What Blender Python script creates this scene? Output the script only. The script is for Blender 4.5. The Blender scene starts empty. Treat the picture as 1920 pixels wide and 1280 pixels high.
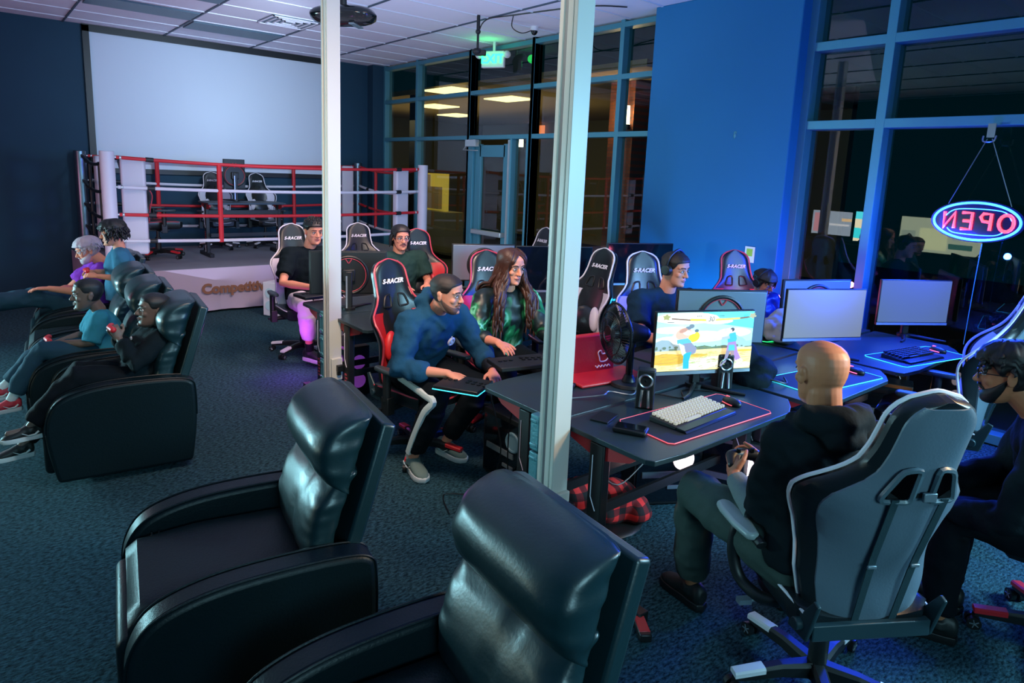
import bpy, bmesh, math, random
from mathutils import Vector, Matrix, noise
sc = bpy.context.scene
col = sc.collection
random.seed(7)
V = Vector
pi = math.pi

# ---------------------------------------------------------------- camera
cam_data = bpy.data.cameras.new('camera')
cam = bpy.data.objects.new('camera', cam_data)
col.objects.link(cam)
YAW, PITCH, ROLL = 0.875047, 0.173823, 0.0413064
_f = V((math.cos(YAW)*math.cos(PITCH), math.sin(YAW)*math.cos(PITCH), -math.sin(PITCH)))
_r0 = V((math.sin(YAW), -math.cos(YAW), 0)); _u0 = _r0.cross(_f)
_r = _r0*math.cos(ROLL) + _u0*math.sin(ROLL); _u = -_r0*math.sin(ROLL) + _u0*math.cos(ROLL)
_m = Matrix((( _r.x, _u.x, -_f.x), (_r.y, _u.y, -_f.y), (_r.z, _u.z, -_f.z))).to_4x4()
_m.translation = V((0, 0, 1.9))
cam.matrix_world = _m
cam_data.sensor_width = 36; cam_data.lens = 1235.2/1920*36
cam_data.shift_y = -(640-539.75)/1920
cam_data.clip_start = .05
sc.camera = cam

# ---------------------------------------------------------------- world and exposure
w = bpy.data.worlds.new('night'); sc.world = w; w.use_nodes = True
w.node_tree.nodes['Background'].inputs[0].default_value = (0.0, 0.45, 0.60, 1)
w.node_tree.nodes['Background'].inputs[1].default_value = 0.014
sc.view_settings.view_transform = 'Standard'
sc.view_settings.look = 'None'
sc.view_settings.gamma = 1
sc.view_settings.use_curve_mapping = False
sc.view_settings.exposure = 0.0

# ---------------------------------------------------------------- lights of the room and added fills
def area(name, loc, target, size, power, color, size_y=None, spread=180):
    d = bpy.data.lights.new(name, 'AREA'); d.energy = power; d.color = color
    d.shape = 'RECTANGLE'; d.size = size; d.size_y = size_y or size; d.spread = math.radians(spread)
    o = bpy.data.objects.new(name, d); col.objects.link(o); o.location = loc
    o.rotation_euler = (V(target)-V(loc)).to_track_quat('-Z', 'Y').to_euler()
    return o
def point(name, loc, power, color, r=.05):
    d = bpy.data.lights.new(name, 'POINT'); d.energy = power; d.color = color; d.shadow_soft_size = r
    o = bpy.data.objects.new(name, d); col.objects.link(o); o.location = loc
    return o
area('right_back_light', (4.6, -1.3, 2.1), (2.9, 1.6, .5), 1.0, 105, (.36, .76, 1.0), .8, 115)
area('back_room_light', (-.3, -3.2, 2.5), (3.0, 5.0, 1.5), 2.0, 48, (.42, .85, 1.0), 1.2, 110)
area('ceiling_wash', (2.6, 5.6, 2.55), (2.9, 6.4, 3.66), 5.0, 74, (.66, .70, 1.0), 7.0)  # unseen upward area fill added to brighten the ceiling
area('projector_beam', (2.80, 6.2, 3.2), (3.17, 11.1, 2.55), .5, 15, (.62, .80, 1.0), .3, 60)  # fill added by the projector to brighten the blank screen
area('player_key_light', (1.3, 2.4, 3.3), (2.8, 4.4, 1.0), .8, 42, (1.0, .70, .54), .8, 95)  # warm fill added for the players' faces, no fixture here
area('tv_glow', (-2.4, 8.0, .95), (.4, 5.3, 1.05), 1.2, 120, (.36, .88, 1.0), .6, 100)  # cyan fill added clear of the panes' reflections, lights the recliner faces
area('back_row_key_light', (3.3, 4.6, 3.3), (2.8, 6.2, 1.1), .6, 20, (1.0, .68, .58), .6, 80)  # added warm fill on the back row of players
point('pink_screen_glow', (-.5, 6.9, 1.15), 9, (1.0, .25, .40), .04)  # pink point added in front of the grey haired man
area('warm_side_light', (3.1, .1, 2.0), (2.3, 1.0, 1.25), .3, 5, (1.0, .62, .30), .3, 60)  # orange fill added on the right of the bald head
area('neon_glow', (5.70, 1.59, 1.68), (4.6, 1.75, .75), .55, 130, (.01, .06, 1.0), .30)
point('neon_side_glow', (5.70, 1.95, 1.6), 22, (.02, .12, 1.0), .03)
point('blue_keyboard_glow', (4.35, 1.80, 1.30), 55, (.01, .06, 1.0), .03)  # added point in mid air that turns the desks blue
point('pink_computer_glow', (5.35, 2.78, .95), 9, (1.0, .16, .30), .03)
point('magenta_computer_glow', (2.15, 5.60, .30), 7, (.75, .12, 1.0), .03)
point('violet_computer_glow', (3.0, 1.75, .35), 2.2, (.55, .45, 1.0), .03)
point('blue_wall_glow', (5.15, 3.75, .62), 34, (.02, .42, 1.0), .04)  # point added low behind the desks to brighten the wall
point('pink_keyboard_glow', (3.6, 4.5, .95), 2.0, (1.0, .2, .4), .1)

# ---------------------------------------------------------------- materials
MATS = {}
def mat(name, color, rough=.6, metal=0, emit=None, estr=1, bump=0, bscale=200, spec=.5, coat=0, vary=0, vscale=6):
    if name in MATS: return MATS[name]
    m = bpy.data.materials.new(name); m.use_nodes = True
    nt = m.node_tree; b = nt.nodes['Principled BSDF']
    b.inputs['Base Color'].default_value = (*color, 1); b.inputs['Roughness'].default_value = rough
    b.inputs['Metallic'].default_value = metal; b.inputs['Specular IOR Level'].default_value = spec
    b.inputs['Coat Weight'].default_value = coat
    if emit: b.inputs['Emission Color'].default_value = (*emit, 1); b.inputs['Emission Strength'].default_value = estr
    if bump or vary:
        tc = nt.nodes.new('ShaderNodeTexCoord')
    if bump:
        n = nt.nodes.new('ShaderNodeTexNoise'); n.inputs['Scale'].default_value = bscale; n.inputs['Detail'].default_value = 4
        bp = nt.nodes.new('ShaderNodeBump'); bp.inputs['Strength'].default_value = bump; bp.inputs['Distance'].default_value = .01
        nt.links.new(tc.outputs['Object'], n.inputs['Vector']); nt.links.new(n.outputs['Fac'], bp.inputs['Height'])
        nt.links.new(bp.outputs['Normal'], b.inputs['Normal'])
    if vary:
        n2 = nt.nodes.new('ShaderNodeTexNoise'); n2.inputs['Scale'].default_value = vscale; n2.inputs['Detail'].default_value = 3
        mx = nt.nodes.new('ShaderNodeMix'); mx.data_type = 'RGBA'
        mx.inputs[6].default_value = (*[c*(1-vary) for c in color], 1); mx.inputs[7].default_value = (*[min(1, c*(1+vary)) for c in color], 1)
        nt.links.new(tc.outputs['Object'], n2.inputs['Vector']); nt.links.new(n2.outputs['Fac'], mx.inputs[0])
        nt.links.new(mx.outputs[2], b.inputs['Base Color'])
    MATS[name] = m
    return m
M = {}
M['navy'] = mat('navy_paint', (.004, .042, .080), .75, vary=.15, vscale=1.5)
M['blue'] = mat('blue_paint', (.004, .15, .36), .7, vary=.06, vscale=1.5)
M['frame'] = mat('teal_aluminium', (.07, .26, .34), .45, .25)
M['framelight'] = mat('pale_aluminium', (.5, .55, .55), .35, .6)
M['ceiling'] = mat('ceiling_tile', (.86, .84, .95), .9, bump=.15, bscale=300)
M['teeW'] = mat('ceiling_tee_white', (.75, .78, .85), .6)
M['teeD'] = mat('ceiling_tee_dark', (.06, .09, .13), .6)
M['troffer'] = mat('unlit_troffer', (.07, .13, .18), .4)
M['post'] = mat('cream_post_paint', (.56, .56, .50), .4, bump=.02, bscale=30)
M['postg'] = mat('post_groove', (.30, .38, .42), .5)
M['guard'] = mat('teal_post_guard', (.09, .28, .32), .45, .3, bump=.3, bscale=60)
M['screen_white'] = mat('projection_fabric', (.62, .70, .80), .85)
M['black'] = mat('black_plastic', (.006, .008, .009), .45)
M['blackgloss'] = mat('black_gloss', (.004, .006, .007), .12)
M['darkmetal'] = mat('dark_metal', (.02, .025, .028), .35, .8)
M['chrome'] = mat('chrome', (.55, .60, .63), .28, 1)
M['white'] = mat('white_vinyl', (.62, .60, .68), .45)
M['postchrome'] = mat('dim_chrome', (.16, .22, .28), .3, .9)
M['whitep'] = mat('white_plastic', (.75, .75, .78), .4)
M['red'] = mat('red_rope', (.55, .012, .022), .55)
M['redv'] = mat('red_vinyl', (.50, .015, .02), .42, bump=.1, bscale=80)
M['redglow'] = mat('red_chair_cap', (.6, .02, .03), .4)
M['canvas'] = mat('ring_canvas', (.20, .22, .26), .8, vary=.15, vscale=2)
M['apron'] = mat('ring_apron', (.46, .40, .52), .7)
M['gold'] = mat('bronze_lettering', (.26, .12, .07), .6)
M['leather'] = mat('black_leather', (.003, .010, .013), .40, bump=.12, bscale=120, spec=.22)
M['leatherp'] = mat('black_leather_pillow', (.005, .024, .030), .36, bump=.06, bscale=90, spec=.7)  # lit copy of the leather, teal highlights put into its colour
M['chairblack'] = mat('chair_black_vinyl', (.008, .012, .015), .32, bump=.06, bscale=150)
M['chairgrey'] = mat('chair_back_grey_vinyl', (.115, .165, .21), .40, bump=.08, bscale=120)
M['pipew'] = mat('white_piping', (.75, .72, .78), .4)
M['piper'] = mat('red_piping', (.55, .06, .09), .4)
M['skinA'] = mat('skin_light', (.66, .27, .17), .6, spec=.25, bump=.03, bscale=300)
M['skinB'] = mat('skin_tan', (.42, .165, .08), .5, spec=.35, bump=.03, bscale=300)
M['skinC'] = mat('skin_brown', (.15, .10, .08), .48, spec=.4, bump=.03, bscale=300)
M['lipA'] = mat('lip_light', (.45, .12, .11), .45); M['lipC'] = mat('lip_brown', (.09, .035, .03), .45)
M['hairblack'] = mat('hair_black', (.005, .005, .006), .5, bump=.15, bscale=500)
M['hairbrown'] = mat('hair_brown', (.05, .018, .010), .42, bump=.12, bscale=500)
M['hairdark'] = mat('hair_dark_brown', (.014, .009, .007), .6, bump=.15, bscale=500)
M['hairgrey'] = mat('hair_grey', (.42, .36, .40), .5, bump=.4, bscale=250)
M['beardgrey'] = mat('beard_grey', (.46, .38, .42), .6, bump=.5, bscale=300)
M['stubble'] = mat('stubble', (.14, .065, .045), .6, bump=.4, bscale=400)
M['eyew'] = mat('eye_white', (.55, .50, .47), .5); M['iris'] = mat('iris_dark', (.015, .01, .008), .15)
M['blacktee'] = mat('black_cotton', (.004, .009, .012), .85, spec=.12, bump=.2, bscale=60)
M['greentee'] = mat('dark_green_cotton', (.016, .045, .04), .85, spec=.12, bump=.2, bscale=60)
M['bluetee'] = mat('slate_blue_cotton', (.035, .14, .22), .85, spec=.12, bump=.2, bscale=60)
M['hoodie'] = mat('blue_hoodie_fleece', (.012, .060, .115), .9, spec=.12, bump=.3, bscale=40)
M['navytee'] = mat('navy_cotton', (.008, .03, .06), .85, spec=.12, bump=.2, bscale=60)
M['denim'] = mat('dark_denim', (.02, .06, .09), .85, spec=.12, bump=.2, bscale=90)
M['blackpants'] = mat('black_trousers', (.003, .006, .009), .8, spec=.12, bump=.2, bscale=50)
M['whitepants'] = mat('pale_trousers', (.55, .50, .60), .8, spec=.12, bump=.15, bscale=50)
M['greenpants'] = mat('grey_green_trousers', (.045, .070, .062), .8, spec=.12, bump=.2, bscale=50)
M['greycuff'] = mat('grey_knit', (.16, .20, .20), .9, spec=.12, bump=.3, bscale=80)
M['cyantee'] = mat('cyan_cotton', (.025, .20, .28), .85, spec=.12, bump=.2, bscale=60)
M['purple'] = mat('purple_print_cotton', (.22, .04, .42), .8, spec=.12, bump=.2, bscale=60)
M['shoegrey'] = mat('grey_green_mesh', (.13, .20, .18), .8, bump=.4, bscale=250)
M['solew'] = mat('pale_sole', (.55, .60, .60), .6)
M['blackshoe'] = mat('black_shoe', (.008, .012, .012), .5)
M['redshoe'] = mat('red_shoe', (.5, .03, .05), .6)
M['sock'] = mat('white_sock', (.55, .65, .65), .9)
M['stripe'] = mat('white_reflective_stripe', (.60, .70, .68), .5)
M['desktop'] = mat('black_desktop', (.016, .034, .042), .36, bump=.08, bscale=250)
M['matpad'] = mat('black_mouse_pad', (.010, .014, .016), .75)
M['keycap'] = mat('lit_keycap', (.32, .31, .27), .5, emit=(1, .93, .70), estr=.30)
M['keydark'] = mat('dark_keycap', (.01, .012, .02), .5)
M['cyanled'] = mat('cyan_led', (.1, .6, .7), .4, emit=(.05, .75, 1), estr=1.2)
M['redled'] = mat('red_led', (.6, .1, .12), .4, emit=(1, .12, .16), estr=.8)
M['pinkled'] = mat('pink_led', (.6, .1, .12), .4, emit=(1, .12, .30), estr=2.2)
M['greenled'] = mat('green_led', (.1, .6, .2), .4, emit=(.02, 1, .22), estr=2.0)
M['silver'] = mat('silver_plastic', (.20, .26, .30), .38, .5)
M['bezel'] = mat('silver_bezel', (.45, .50, .55), .3, .6)
M['offscreen'] = mat('dark_screen_glass', (.003, .006, .010), .06, spec=.8)
M['greyscreen'] = mat('lit_blank_screen', (.06, .07, .07), .35, emit=(.50, .62, .58), estr=.38)
M['redpaint'] = mat('red_desk_trim', (.42, .015, .02), .5)
M['brick'] = None

# ---------------------------------------------------------------- mesh builder
class MB:
    def __init__(s): s.v = []; s.f = []; s.mi = []; s.cur = 0; s.T = Matrix.Identity(4)
    def add(s, vs, fs):
        o = len(s.v); s.v += [tuple(s.T @ V(p)) for p in vs]
        for f in fs: s.f.append([i+o for i in f]); s.mi.append(s.cur)
    def box(s, c, d, rz=0, R=None):
        R = R or Matrix.Rotation(rz, 3, 'Z'); x, y, z = [k/2 for k in d]; c = V(c)
        vs = [c+R@V((a*x, b*y, e*z)) for a in (-1, 1) for b in (-1, 1) for e in (-1, 1)]
        s.add(vs, [(0,1,3,2),(4,6,7,5),(0,4,5,1),(2,3,7,6),(0,2,6,4),(1,5,7,3)])
    def rings(s, rs, cap=True):
        n = len(rs[0]); vs = [p for r in rs for p in r]; fs = []
        for i in range(len(rs)-1):
            for j in range(n):
                a = i*n+j; b = i*n+(j+1) % n
                fs.append((a, b, b+n, a+n))
        if cap: fs.append(tuple(range(n))[::-1]); fs.append(tuple(range((len(rs)-1)*n, len(rs)*n)))
        s.add(vs, fs)
    def tube(s, pts, r, n=8, cap=True, closed=False):
        pts = [V(p) for p in pts]; m = len(pts)
        rr = r if isinstance(r, (list, tuple)) else [r]*m
        up = V((0, 0, 1)); rs = []
        prev = None
        for i in range(m):
            if closed: t = pts[(i+1) % m]-pts[i-1]
            else: t = pts[min(i+1, m-1)]-pts[max(i-1, 0)]
            if t.length < 1e-9: t = V((0, 0, 1))
            t.normalize()
            if prev is None:
                a = t.cross(up if abs(t.z) < .9 else V((1, 0, 0))).normalized()
            else:
                a = (prev - t*prev.dot(t))
                a = a.normalized() if a.length > 1e-6 else t.cross(V((1, 0, 0))).normalized()
            prev = a; b = t.cross(a)
            rs.append([pts[i]+(a*math.cos(2*pi*k/n)+b*math.sin(2*pi*k/n))*rr[i] for k in range(n)])
        if closed: rs.append(rs[0]); s.rings(rs, False)
        else: s.rings(rs, cap)
    def cyl(s, p0, p1, r0, r1=None, n=16): s.tube([p0, p1], [r0, r0 if r1 is None else r1], n)
    def ell(s, c, r, R=None, nu=16, nv=10):
        c = V(c); R = R or Matrix.Identity(3); rs = []
        if not isinstance(r, (tuple, list)): r = (r, r, r)
        for i in range(nv+1):
            a = pi*(i+.001*(i == 0)-.001*(i == nv))/nv
            rs.append([c+R@V((r[0]*math.sin(a)*math.cos(2*pi*k/nu), r[1]*math.sin(a)*math.sin(2*pi*k/nu), -r[2]*math.cos(a))) for k in range(nu)])
        s.rings(rs)
    def lathe(s, prof, c, R=None, n=24):
        c = V(c); R = R or Matrix.Identity(3)
        s.rings([[c+R@V((r*math.cos(2*pi*k/n), r*math.sin(2*pi*k/n), z)) for k in range(n)] for r, z in prof])
    def prism(s, poly, z0, z1, R=None, c=(0, 0, 0)):
        R = R or Matrix.Identity(3); c = V(c); n = len(poly)
        vs = [c+R@V((x, y, z0)) for x, y in poly]+[c+R@V((x, y, z1)) for x, y in poly]
        s.add(vs, [tuple(range(n))[::-1], tuple(range(n, 2*n))]+[(i, (i+1) % n, (i+1) % n+n, i+n) for i in range(n)])
    def limb(s, pts, rad, n=16):
        s.tube(pts, rad, n)
        for p, r in ((pts[0], rad[0]), (pts[-1], rad[-1])): s.ell(p, r, nu=12, nv=8)
    def loft(s, secs, n=24):   # secs: (centre, side vector a, front vector b) -> ellipse
        s.rings([[V(c)+V(a)*math.cos(2*pi*k/n)+V(b)*math.sin(2*pi*k/n) for k in range(n)] for c, a, b in secs])
    def build(s, name, m, parent=None, smooth=True, bevel=0, seg=2, voxel=0, sm=0, subd=0, disp=0, dscale=8, bake=False, auto=True):
        me = bpy.data.meshes.new(name); me.from_pydata(s.v, [], s.f)
        ms = m if isinstance(m, (list, tuple)) else [m]
        for x in ms: me.materials.append(M[x] if isinstance(x, str) else x)
        for p, i in zip(me.polygons, s.mi): p.material_index = i
        o = bpy.data.objects.new(name, me); col.objects.link(o)
        me.validate(); 
        bm = bmesh.new(); bm.from_mesh(me); bmesh.ops.recalc_face_normals(bm, faces=bm.faces); bm.to_mesh(me); bm.free()
        if bevel:
            d = o.modifiers.new('b', 'BEVEL'); d.width = bevel; d.segments = seg; d.limit_method = 'ANGLE'; d.angle_limit = math.radians(40)
        if subd:
            d = o.modifiers.new('s', 'SUBSURF'); d.levels = d.render_levels = subd
        if voxel:
            d = o.modifiers.new('r', 'REMESH'); d.mode = 'VOXEL'; d.voxel_size = voxel
            if sm: d = o.modifiers.new('sm', 'SMOOTH'); d.factor = .5; d.iterations = sm
        if voxel or bake or disp:
            dg = bpy.context.evaluated_depsgraph_get(); dg.update()
            nm = bpy.data.meshes.new_from_object(o.evaluated_get(dg)); o.modifiers.clear(); o.data = nm; nm.name = name; me = nm
            if disp:
                for vv, nn in [(vv, vv.normal.copy()) for vv in me.vertices]:
                    p = vv.co*dscale
                    vv.co += nn*disp*(noise.noise(p)+.5*noise.noise(p*2.1+V((3, 1, 7))))
        if smooth:
            for p in me.polygons: p.use_smooth = True
            if auto and not voxel:
                try: me.set_sharp_from_angle(angle=math.radians(38))
                except Exception: pass
        if parent: o.parent = parent
        return o

def tag(o, label=None, cat=None, group=None, kind=None):
    if label: o['label'] = label
    if cat: o['category'] = cat
    if group: o['group'] = group
    if kind: o['kind'] = kind
    return o
def empty(name, loc=(0, 0, 0), rz=0, label=None, cat=None, group=None):
    o = bpy.data.objects.new(name, None); col.objects.link(o); o.location = loc; o.rotation_euler = (0, 0, rz)
    o.empty_display_size = .1
    return tag(o, label, cat, group)
CH = {}
def copy_tree(o, parent=None):
    c = o.copy(); col.objects.link(c)
    if parent: c.parent = parent
    for ch in list(o.children): copy_tree(ch, c)
    return c
def text_mb(txt, size, depth, shear=0, offset=0, sp=1.0):
    cu = bpy.data.curves.new('t', 'FONT'); cu.body = txt; cu.size = size; cu.extrude = depth/2; cu.shear = shear; cu.offset = offset
    cu.align_x = 'CENTER'; cu.align_y = 'CENTER'; cu.space_character = sp; cu.resolution_u = 3
    o = bpy.data.objects.new('t', cu); col.objects.link(o)
    dg = bpy.context.evaluated_depsgraph_get(); dg.update()
    me = bpy.data.meshes.new_from_object(o.evaluated_get(dg))
    mb = ([v.co.copy() for v in me.vertices], [tuple(p.vertices) for p in me.polygons])
    bpy.data.objects.remove(o); bpy.data.curves.remove(cu); bpy.data.meshes.remove(me)
    return mb
def text_into(mb, txt, size, depth, T, **k):
    vs, fs = text_mb(txt, size, depth, **k)
    old = mb.T; mb.T = old @ T; mb.add(vs, fs); mb.T = old
def frame(o, x, y):    # 4x4 with text x-axis along x, text up along y
    x = V(x).normalized(); y = V(y).normalized(); z = x.cross(y)
    m = Matrix((( x.x, y.x, z.x), (x.y, y.y, z.y), (x.z, y.z, z.z))).to_4x4(); m.translation = V(o); return m
def cr(pts, n=6, closed=False):    # catmull-rom
    pts = [V(p) for p in pts]; out = []; m = len(pts)
    for i in range(m if closed else m-1):
        p0 = pts[i-1] if (i > 0 or closed) else pts[0]; p1 = pts[i]; p2 = pts[(i+1) % m]; p3 = pts[(i+2) % m] if (i+2 < m or closed) else pts[-1]
        for k in range(n):
            t = k/n
            out.append(.5*((2*p1)+(p2-p0)*t+(2*p0-5*p1+4*p2-p3)*t*t+(3*p1-p0-3*p2+p3)*t**3))
    if not closed: out.append(pts[-1])
    return out

# ================================================================ THE SETTING
def struct(name, mb, m, parent=None, **k):
    o = mb.build(name, m, parent, **k)
    if parent is None: tag(o, kind='structure')
    return o
HC = 3.655
# carpet
def carpet():
    m = bpy.data.materials.new('teal_carpet'); m.use_nodes = True; nt = m.node_tree; b = nt.nodes['Principled BSDF']
    tc = nt.nodes.new('ShaderNodeTexCoord'); mp = nt.nodes.new('ShaderNodeMapping'); mp.inputs['Scale'].default_value = (40, 85, 1)
    mp.inputs['Rotation'].default_value = (0, 0, .3)
    n1 = nt.nodes.new('ShaderNodeTexNoise'); n1.inputs['Scale'].default_value = 1.0; n1.inputs['Detail'].default_value = 3; n1.inputs['Roughness'].default_value = .7
    n2 = nt.nodes.new('ShaderNodeTexNoise'); n2.inputs['Scale'].default_value = 1.2
    cr1 = nt.nodes.new('ShaderNodeValToRGB'); cr1.color_ramp.elements[0].position = .36; cr1.color_ramp.elements[1].position = .68
    cr1.color_ramp.elements[0].color = (.0015, .012, .018, 1); cr1.color_ramp.elements[1].color = (.045, .125, .155, 1)
    bp = nt.nodes.new('ShaderNodeBump'); bp.inputs['Strength'].default_value = .9; bp.inputs['Distance'].default_value = .01
    L = nt.links.new
    L(tc.outputs['Object'], mp.inputs['Vector']); L(mp.outputs[0], n1.inputs['Vector']); L(n1.outputs['Fac'], cr1.inputs[0]); L(tc.outputs['Object'], n2.inputs['Vector'])
    L(cr1.outputs[0], b.inputs['Base Color']); L(n1.outputs['Fac'], bp.inputs['Height']); L(bp.outputs[0], b.inputs['Normal'])
    b.inputs['Roughness'].default_value = .95; b.inputs['Specular IOR Level'].default_value = .15
    return m
M['carpet'] = carpet()
mb = MB(); mb.box((1.3, 3.6, -.05), (9.6, 15.4, .1)); struct('floor', mb, 'carpet')
mb = MB(); mb.box((1.3, 3.6, HC+.05), (9.6, 15.4, .1)); struct('ceiling', mb, 'ceiling')
mb = MB()
y = 9.51-.61*19
while y < 11.1:
    if y > -3.9: mb.box((1.2, y, HC-.004), (9.5, .022, .012))
    y += .61
struct('trim_1', mb, 'teeW', smooth=False)
mb = MB()
for i in range(-2, 5): mb.box((1.22*i-.01, 3.6, HC-.006), (.022, 15.0, .014))
struct('trim_2', mb, 'teeD', smooth=False)
mb = MB(); mb.box((1.3, 11.2, HC/2), (9.6, .2, HC)); struct('wall_back', mb, 'navy')
mb = MB(); mb.box((5.86, 11.0, HC/2), (.28, .2, HC)); struct('wall_corner', mb, 'navy')
mb = MB(); mb.box((-2.8, 3.6, HC/2), (.2, 15.4, HC)); struct('wall_left', mb, 'navy')
mb = MB(); mb.box((5.92, 3.9, HC/2), (.36, 1.62, HC)); o = struct('wall_right', mb, 'blue', bevel=.01)

# window wall: mullions, transoms and panes
def glass():
    m = bpy.data.materials.new('window_glass'); m.use_nodes = True; nt = m.node_tree; nt.nodes.clear()
    out = nt.nodes.new('ShaderNodeOutputMaterial'); mx = nt.nodes.new('ShaderNodeMixShader'); g = nt.nodes.new('ShaderNodeBsdfGlossy'); t = nt.nodes.new('ShaderNodeBsdfTransparent')
    fr = nt.nodes.new('ShaderNodeFresnel'); fr.inputs['IOR'].default_value = 1.75
    g.inputs['Roughness'].default_value = .01; t.inputs['Color'].default_value = (.82, .88, .86, 1)
    L = nt.links.new; ge = nt.nodes.new('ShaderNodeNewGeometry'); iv = nt.nodes.new('ShaderNodeMath'); iv.operation = 'SUBTRACT'; iv.inputs[0].default_value = 1; L(ge.outputs['Backfacing'], iv.inputs[1]); ml = nt.nodes.new('ShaderNodeMath'); ml.operation = 'MULTIPLY'; L(fr.outputs[0], ml.inputs[0]); L(iv.outputs[0], ml.inputs[1]); L(ml.outputs[0], mx.inputs[0]); L(t.outputs[0], mx.inputs[1]); L(g.outputs[0], mx.inputs[2]); L(mx.outputs[0], out.inputs[0])
    return m
M['glass'] = glass()
def curtain(n, ys, zs, x=6.0, d=.14, wd=.06, skip=()):
    root = empty('window_%d' % n); root['kind'] = 'structure'
    f = MB()
    for y in ys: f.box((x, y, HC/2), (d, wd, HC))
    y0, y1 = min(ys), max(ys)
    for z in zs:
        f.box((x, (y0+y1)/2, z), (d-.004, y1-y0, wd))
    f.build('window_frame', 'frame', root, smooth=False, bevel=.004)
    for i in range(len(ys)-1):
        for j in range(len(zs)-1):
            if (i, j) in skip: continue
            a, b_ = sorted((ys[i], ys[i+1])); c, e = zs[j], zs[j+1]
            g = MB(); g.box((x+.02, (a+b_)/2, (c+e)/2), (.006, b_-a-wd, e-c-wd)); g.build('pane', 'glass', root, smooth=False)
    return root
curtain(1, [10.87, 9.78, 8.28], [.05, 2.385, 3.03, 3.60])
curtain(2, [8.28, 6.86], [2.385, 3.03, 3.60])
curtain(3, [6.86, 5.33, 4.74], [.05, 2.385, 3.03, 3.60])
curtain(4, [3.06, 2.40, .9, -.6, -2.1], [.05, 2.42, 3.09, 3.60], x=5.98, d=.2, wd=.075)
# door with side light
root = empty('door_1'); root['kind'] = 'structure'
f = MB()
f.box((6, 8.20, 1.19), (.15, .12, 2.38)); f.box((6, 7.27, 1.19), (.13, .05, 2.38)); f.box((6, 6.9, 1.19), (.14, .06, 2.38)); f.box((6, 7.1, .08), (.1, .4, .12))
f.build('door_frame', 'frame', root, smooth=False, bevel=.004)
f = MB(); f.box((5.925, 7.285, 1.18), (.02, .03, 2.32)); f.build('door_edge_strip', 'framelight', root, smooth=False)
f = MB()
f.box((5.99, 8.06, 1.15), (.05, .14, 2.28)); f.box((5.99, 7.39, 1.15), (.05, .13, 2.28)); f.box((5.99, 7.72, 2.19), (.05, .6, .17)); f.box((5.99, 7.72, .15), (.05, .6, .28))
f.build('door_leaf', 'frame', root, smooth=False, bevel=.004)
g = MB(); g.box((6.0, 7.72, 1.2), (.006, .56, 1.86)); g.build('pane', 'glass', root, smooth=False)
g = MB(); g.box((6.02, 7.08, 1.25), (.006, .34, 2.2)); g.build('pane', 'glass', root, smooth=False)
g = MB(); g.box((5.90, 7.72, 1.0), (.05, .72, .07)); g.box((5.94, 8.06, 1.0), (.08, .05, .07)); g.box((5.94, 7.39, 1.0), (.08, .05, .07)); g.build('push_bar', 'framelight', root, bevel=.01)
g = MB(); g.box((5.89, 8.12, 2.30), (.07, .26, .1)); g.tube([(5.86, 8.3, 2.2), (5.84, 7.9, 2.19)], .008); g.tube([(5.86, 8.22, 2.26), (5.86, 8.3, 2.2)], .008); g.build('door_closer', 'framelight', root, bevel=.006)

# unlit troffers and vent
for x0, y0, y1 in ((1.22, 9.0, 9.5), (2.44, 9.56, 10.1), (1.22, 7.75, 8.25)):
    r = empty('ceiling_light', (x0+.6, (y0+y1)/2, HC), label={1.22: 'unlit dark ceiling panel left of the air vent', 2.44: 'unlit dark ceiling panel nearest the top of the projection screen'}[x0] if y0 != 7.75 else 'unlit dark ceiling panel at the top left edge of the picture', cat='ceiling light', group='unlit ceiling panels')
    m_ = MB(); m_.box((0, 0, -.012), (1.15, y1-y0, .02)); m_.build('diffuser', 'troffer', r, smooth=False)
r = empty('ceiling_vent', (3.33, 8.6, HC), label='square metal air vent in the white tiled ceiling', cat='vent')
m_ = MB(); m_.box((0, 0, -.010), (.58, .58, .012)); m_.build('backing', 'troffer', r, smooth=False)
m_ = MB()
for a in (.28, .21, .14, .07):
    for s_ in (-1, 1):
        m_.box((s_*a, 0, -.02), (.018, 2*a+.018, .012)); m_.box((0, s_*a, -.02), (2*a+.018, .018, .012))
m_.build('louvre', 'ceiling', r, smooth=False)

# aluminium posts
def post(x, y, label):
    r = empty('post', (x, y, 0), label=label, cat='post', group='white floor to ceiling posts')
    m_ = MB(); m_.box((0, 0, HC/2), (.075, .075, HC)); m_.build('core', 'postg', r, smooth=False)
    m_ = MB(); m_.box((.0, -.042, HC/2), (.10, .022, HC)); m_.box((.0, .042, HC/2), (.10, .022, HC)); m_.box((-.040, -.012, HC/2), (.022, .03, HC)); m_.build('face_profile', 'post', r, bevel=.003)
    m_ = MB(); m_.box((.004, -.062, .36), (.088, .025, .17)); m_.build('outlet_box', 'post', r, bevel=.004)
    p = MB(); p.box((.025, -.09, .37), (.06, .035, .05)); p.box((.012, -.085, .335), (.03, .025, .04)); p.build('plug', 'black', r, bevel=.004)
    for k in range(4):
        g = MB(); g.box((-.028, .085, .70-k*.185), (.045, .06, .175)); g.box((-.052, .085, .70-k*.185+.06), (.012, .05, .02)); g.box((-.052, .085, .70-k*.185-.06), (.012, .05, .02)); g.build('guard_plate', 'guard', r, bevel=.008)
post(2.03, 2.08, 'white floor to ceiling post beside the black desk with the glowing game monitor')
post(2.10, 4.64, 'thinner looking white post partly covering the man in black beside the ring')

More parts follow.
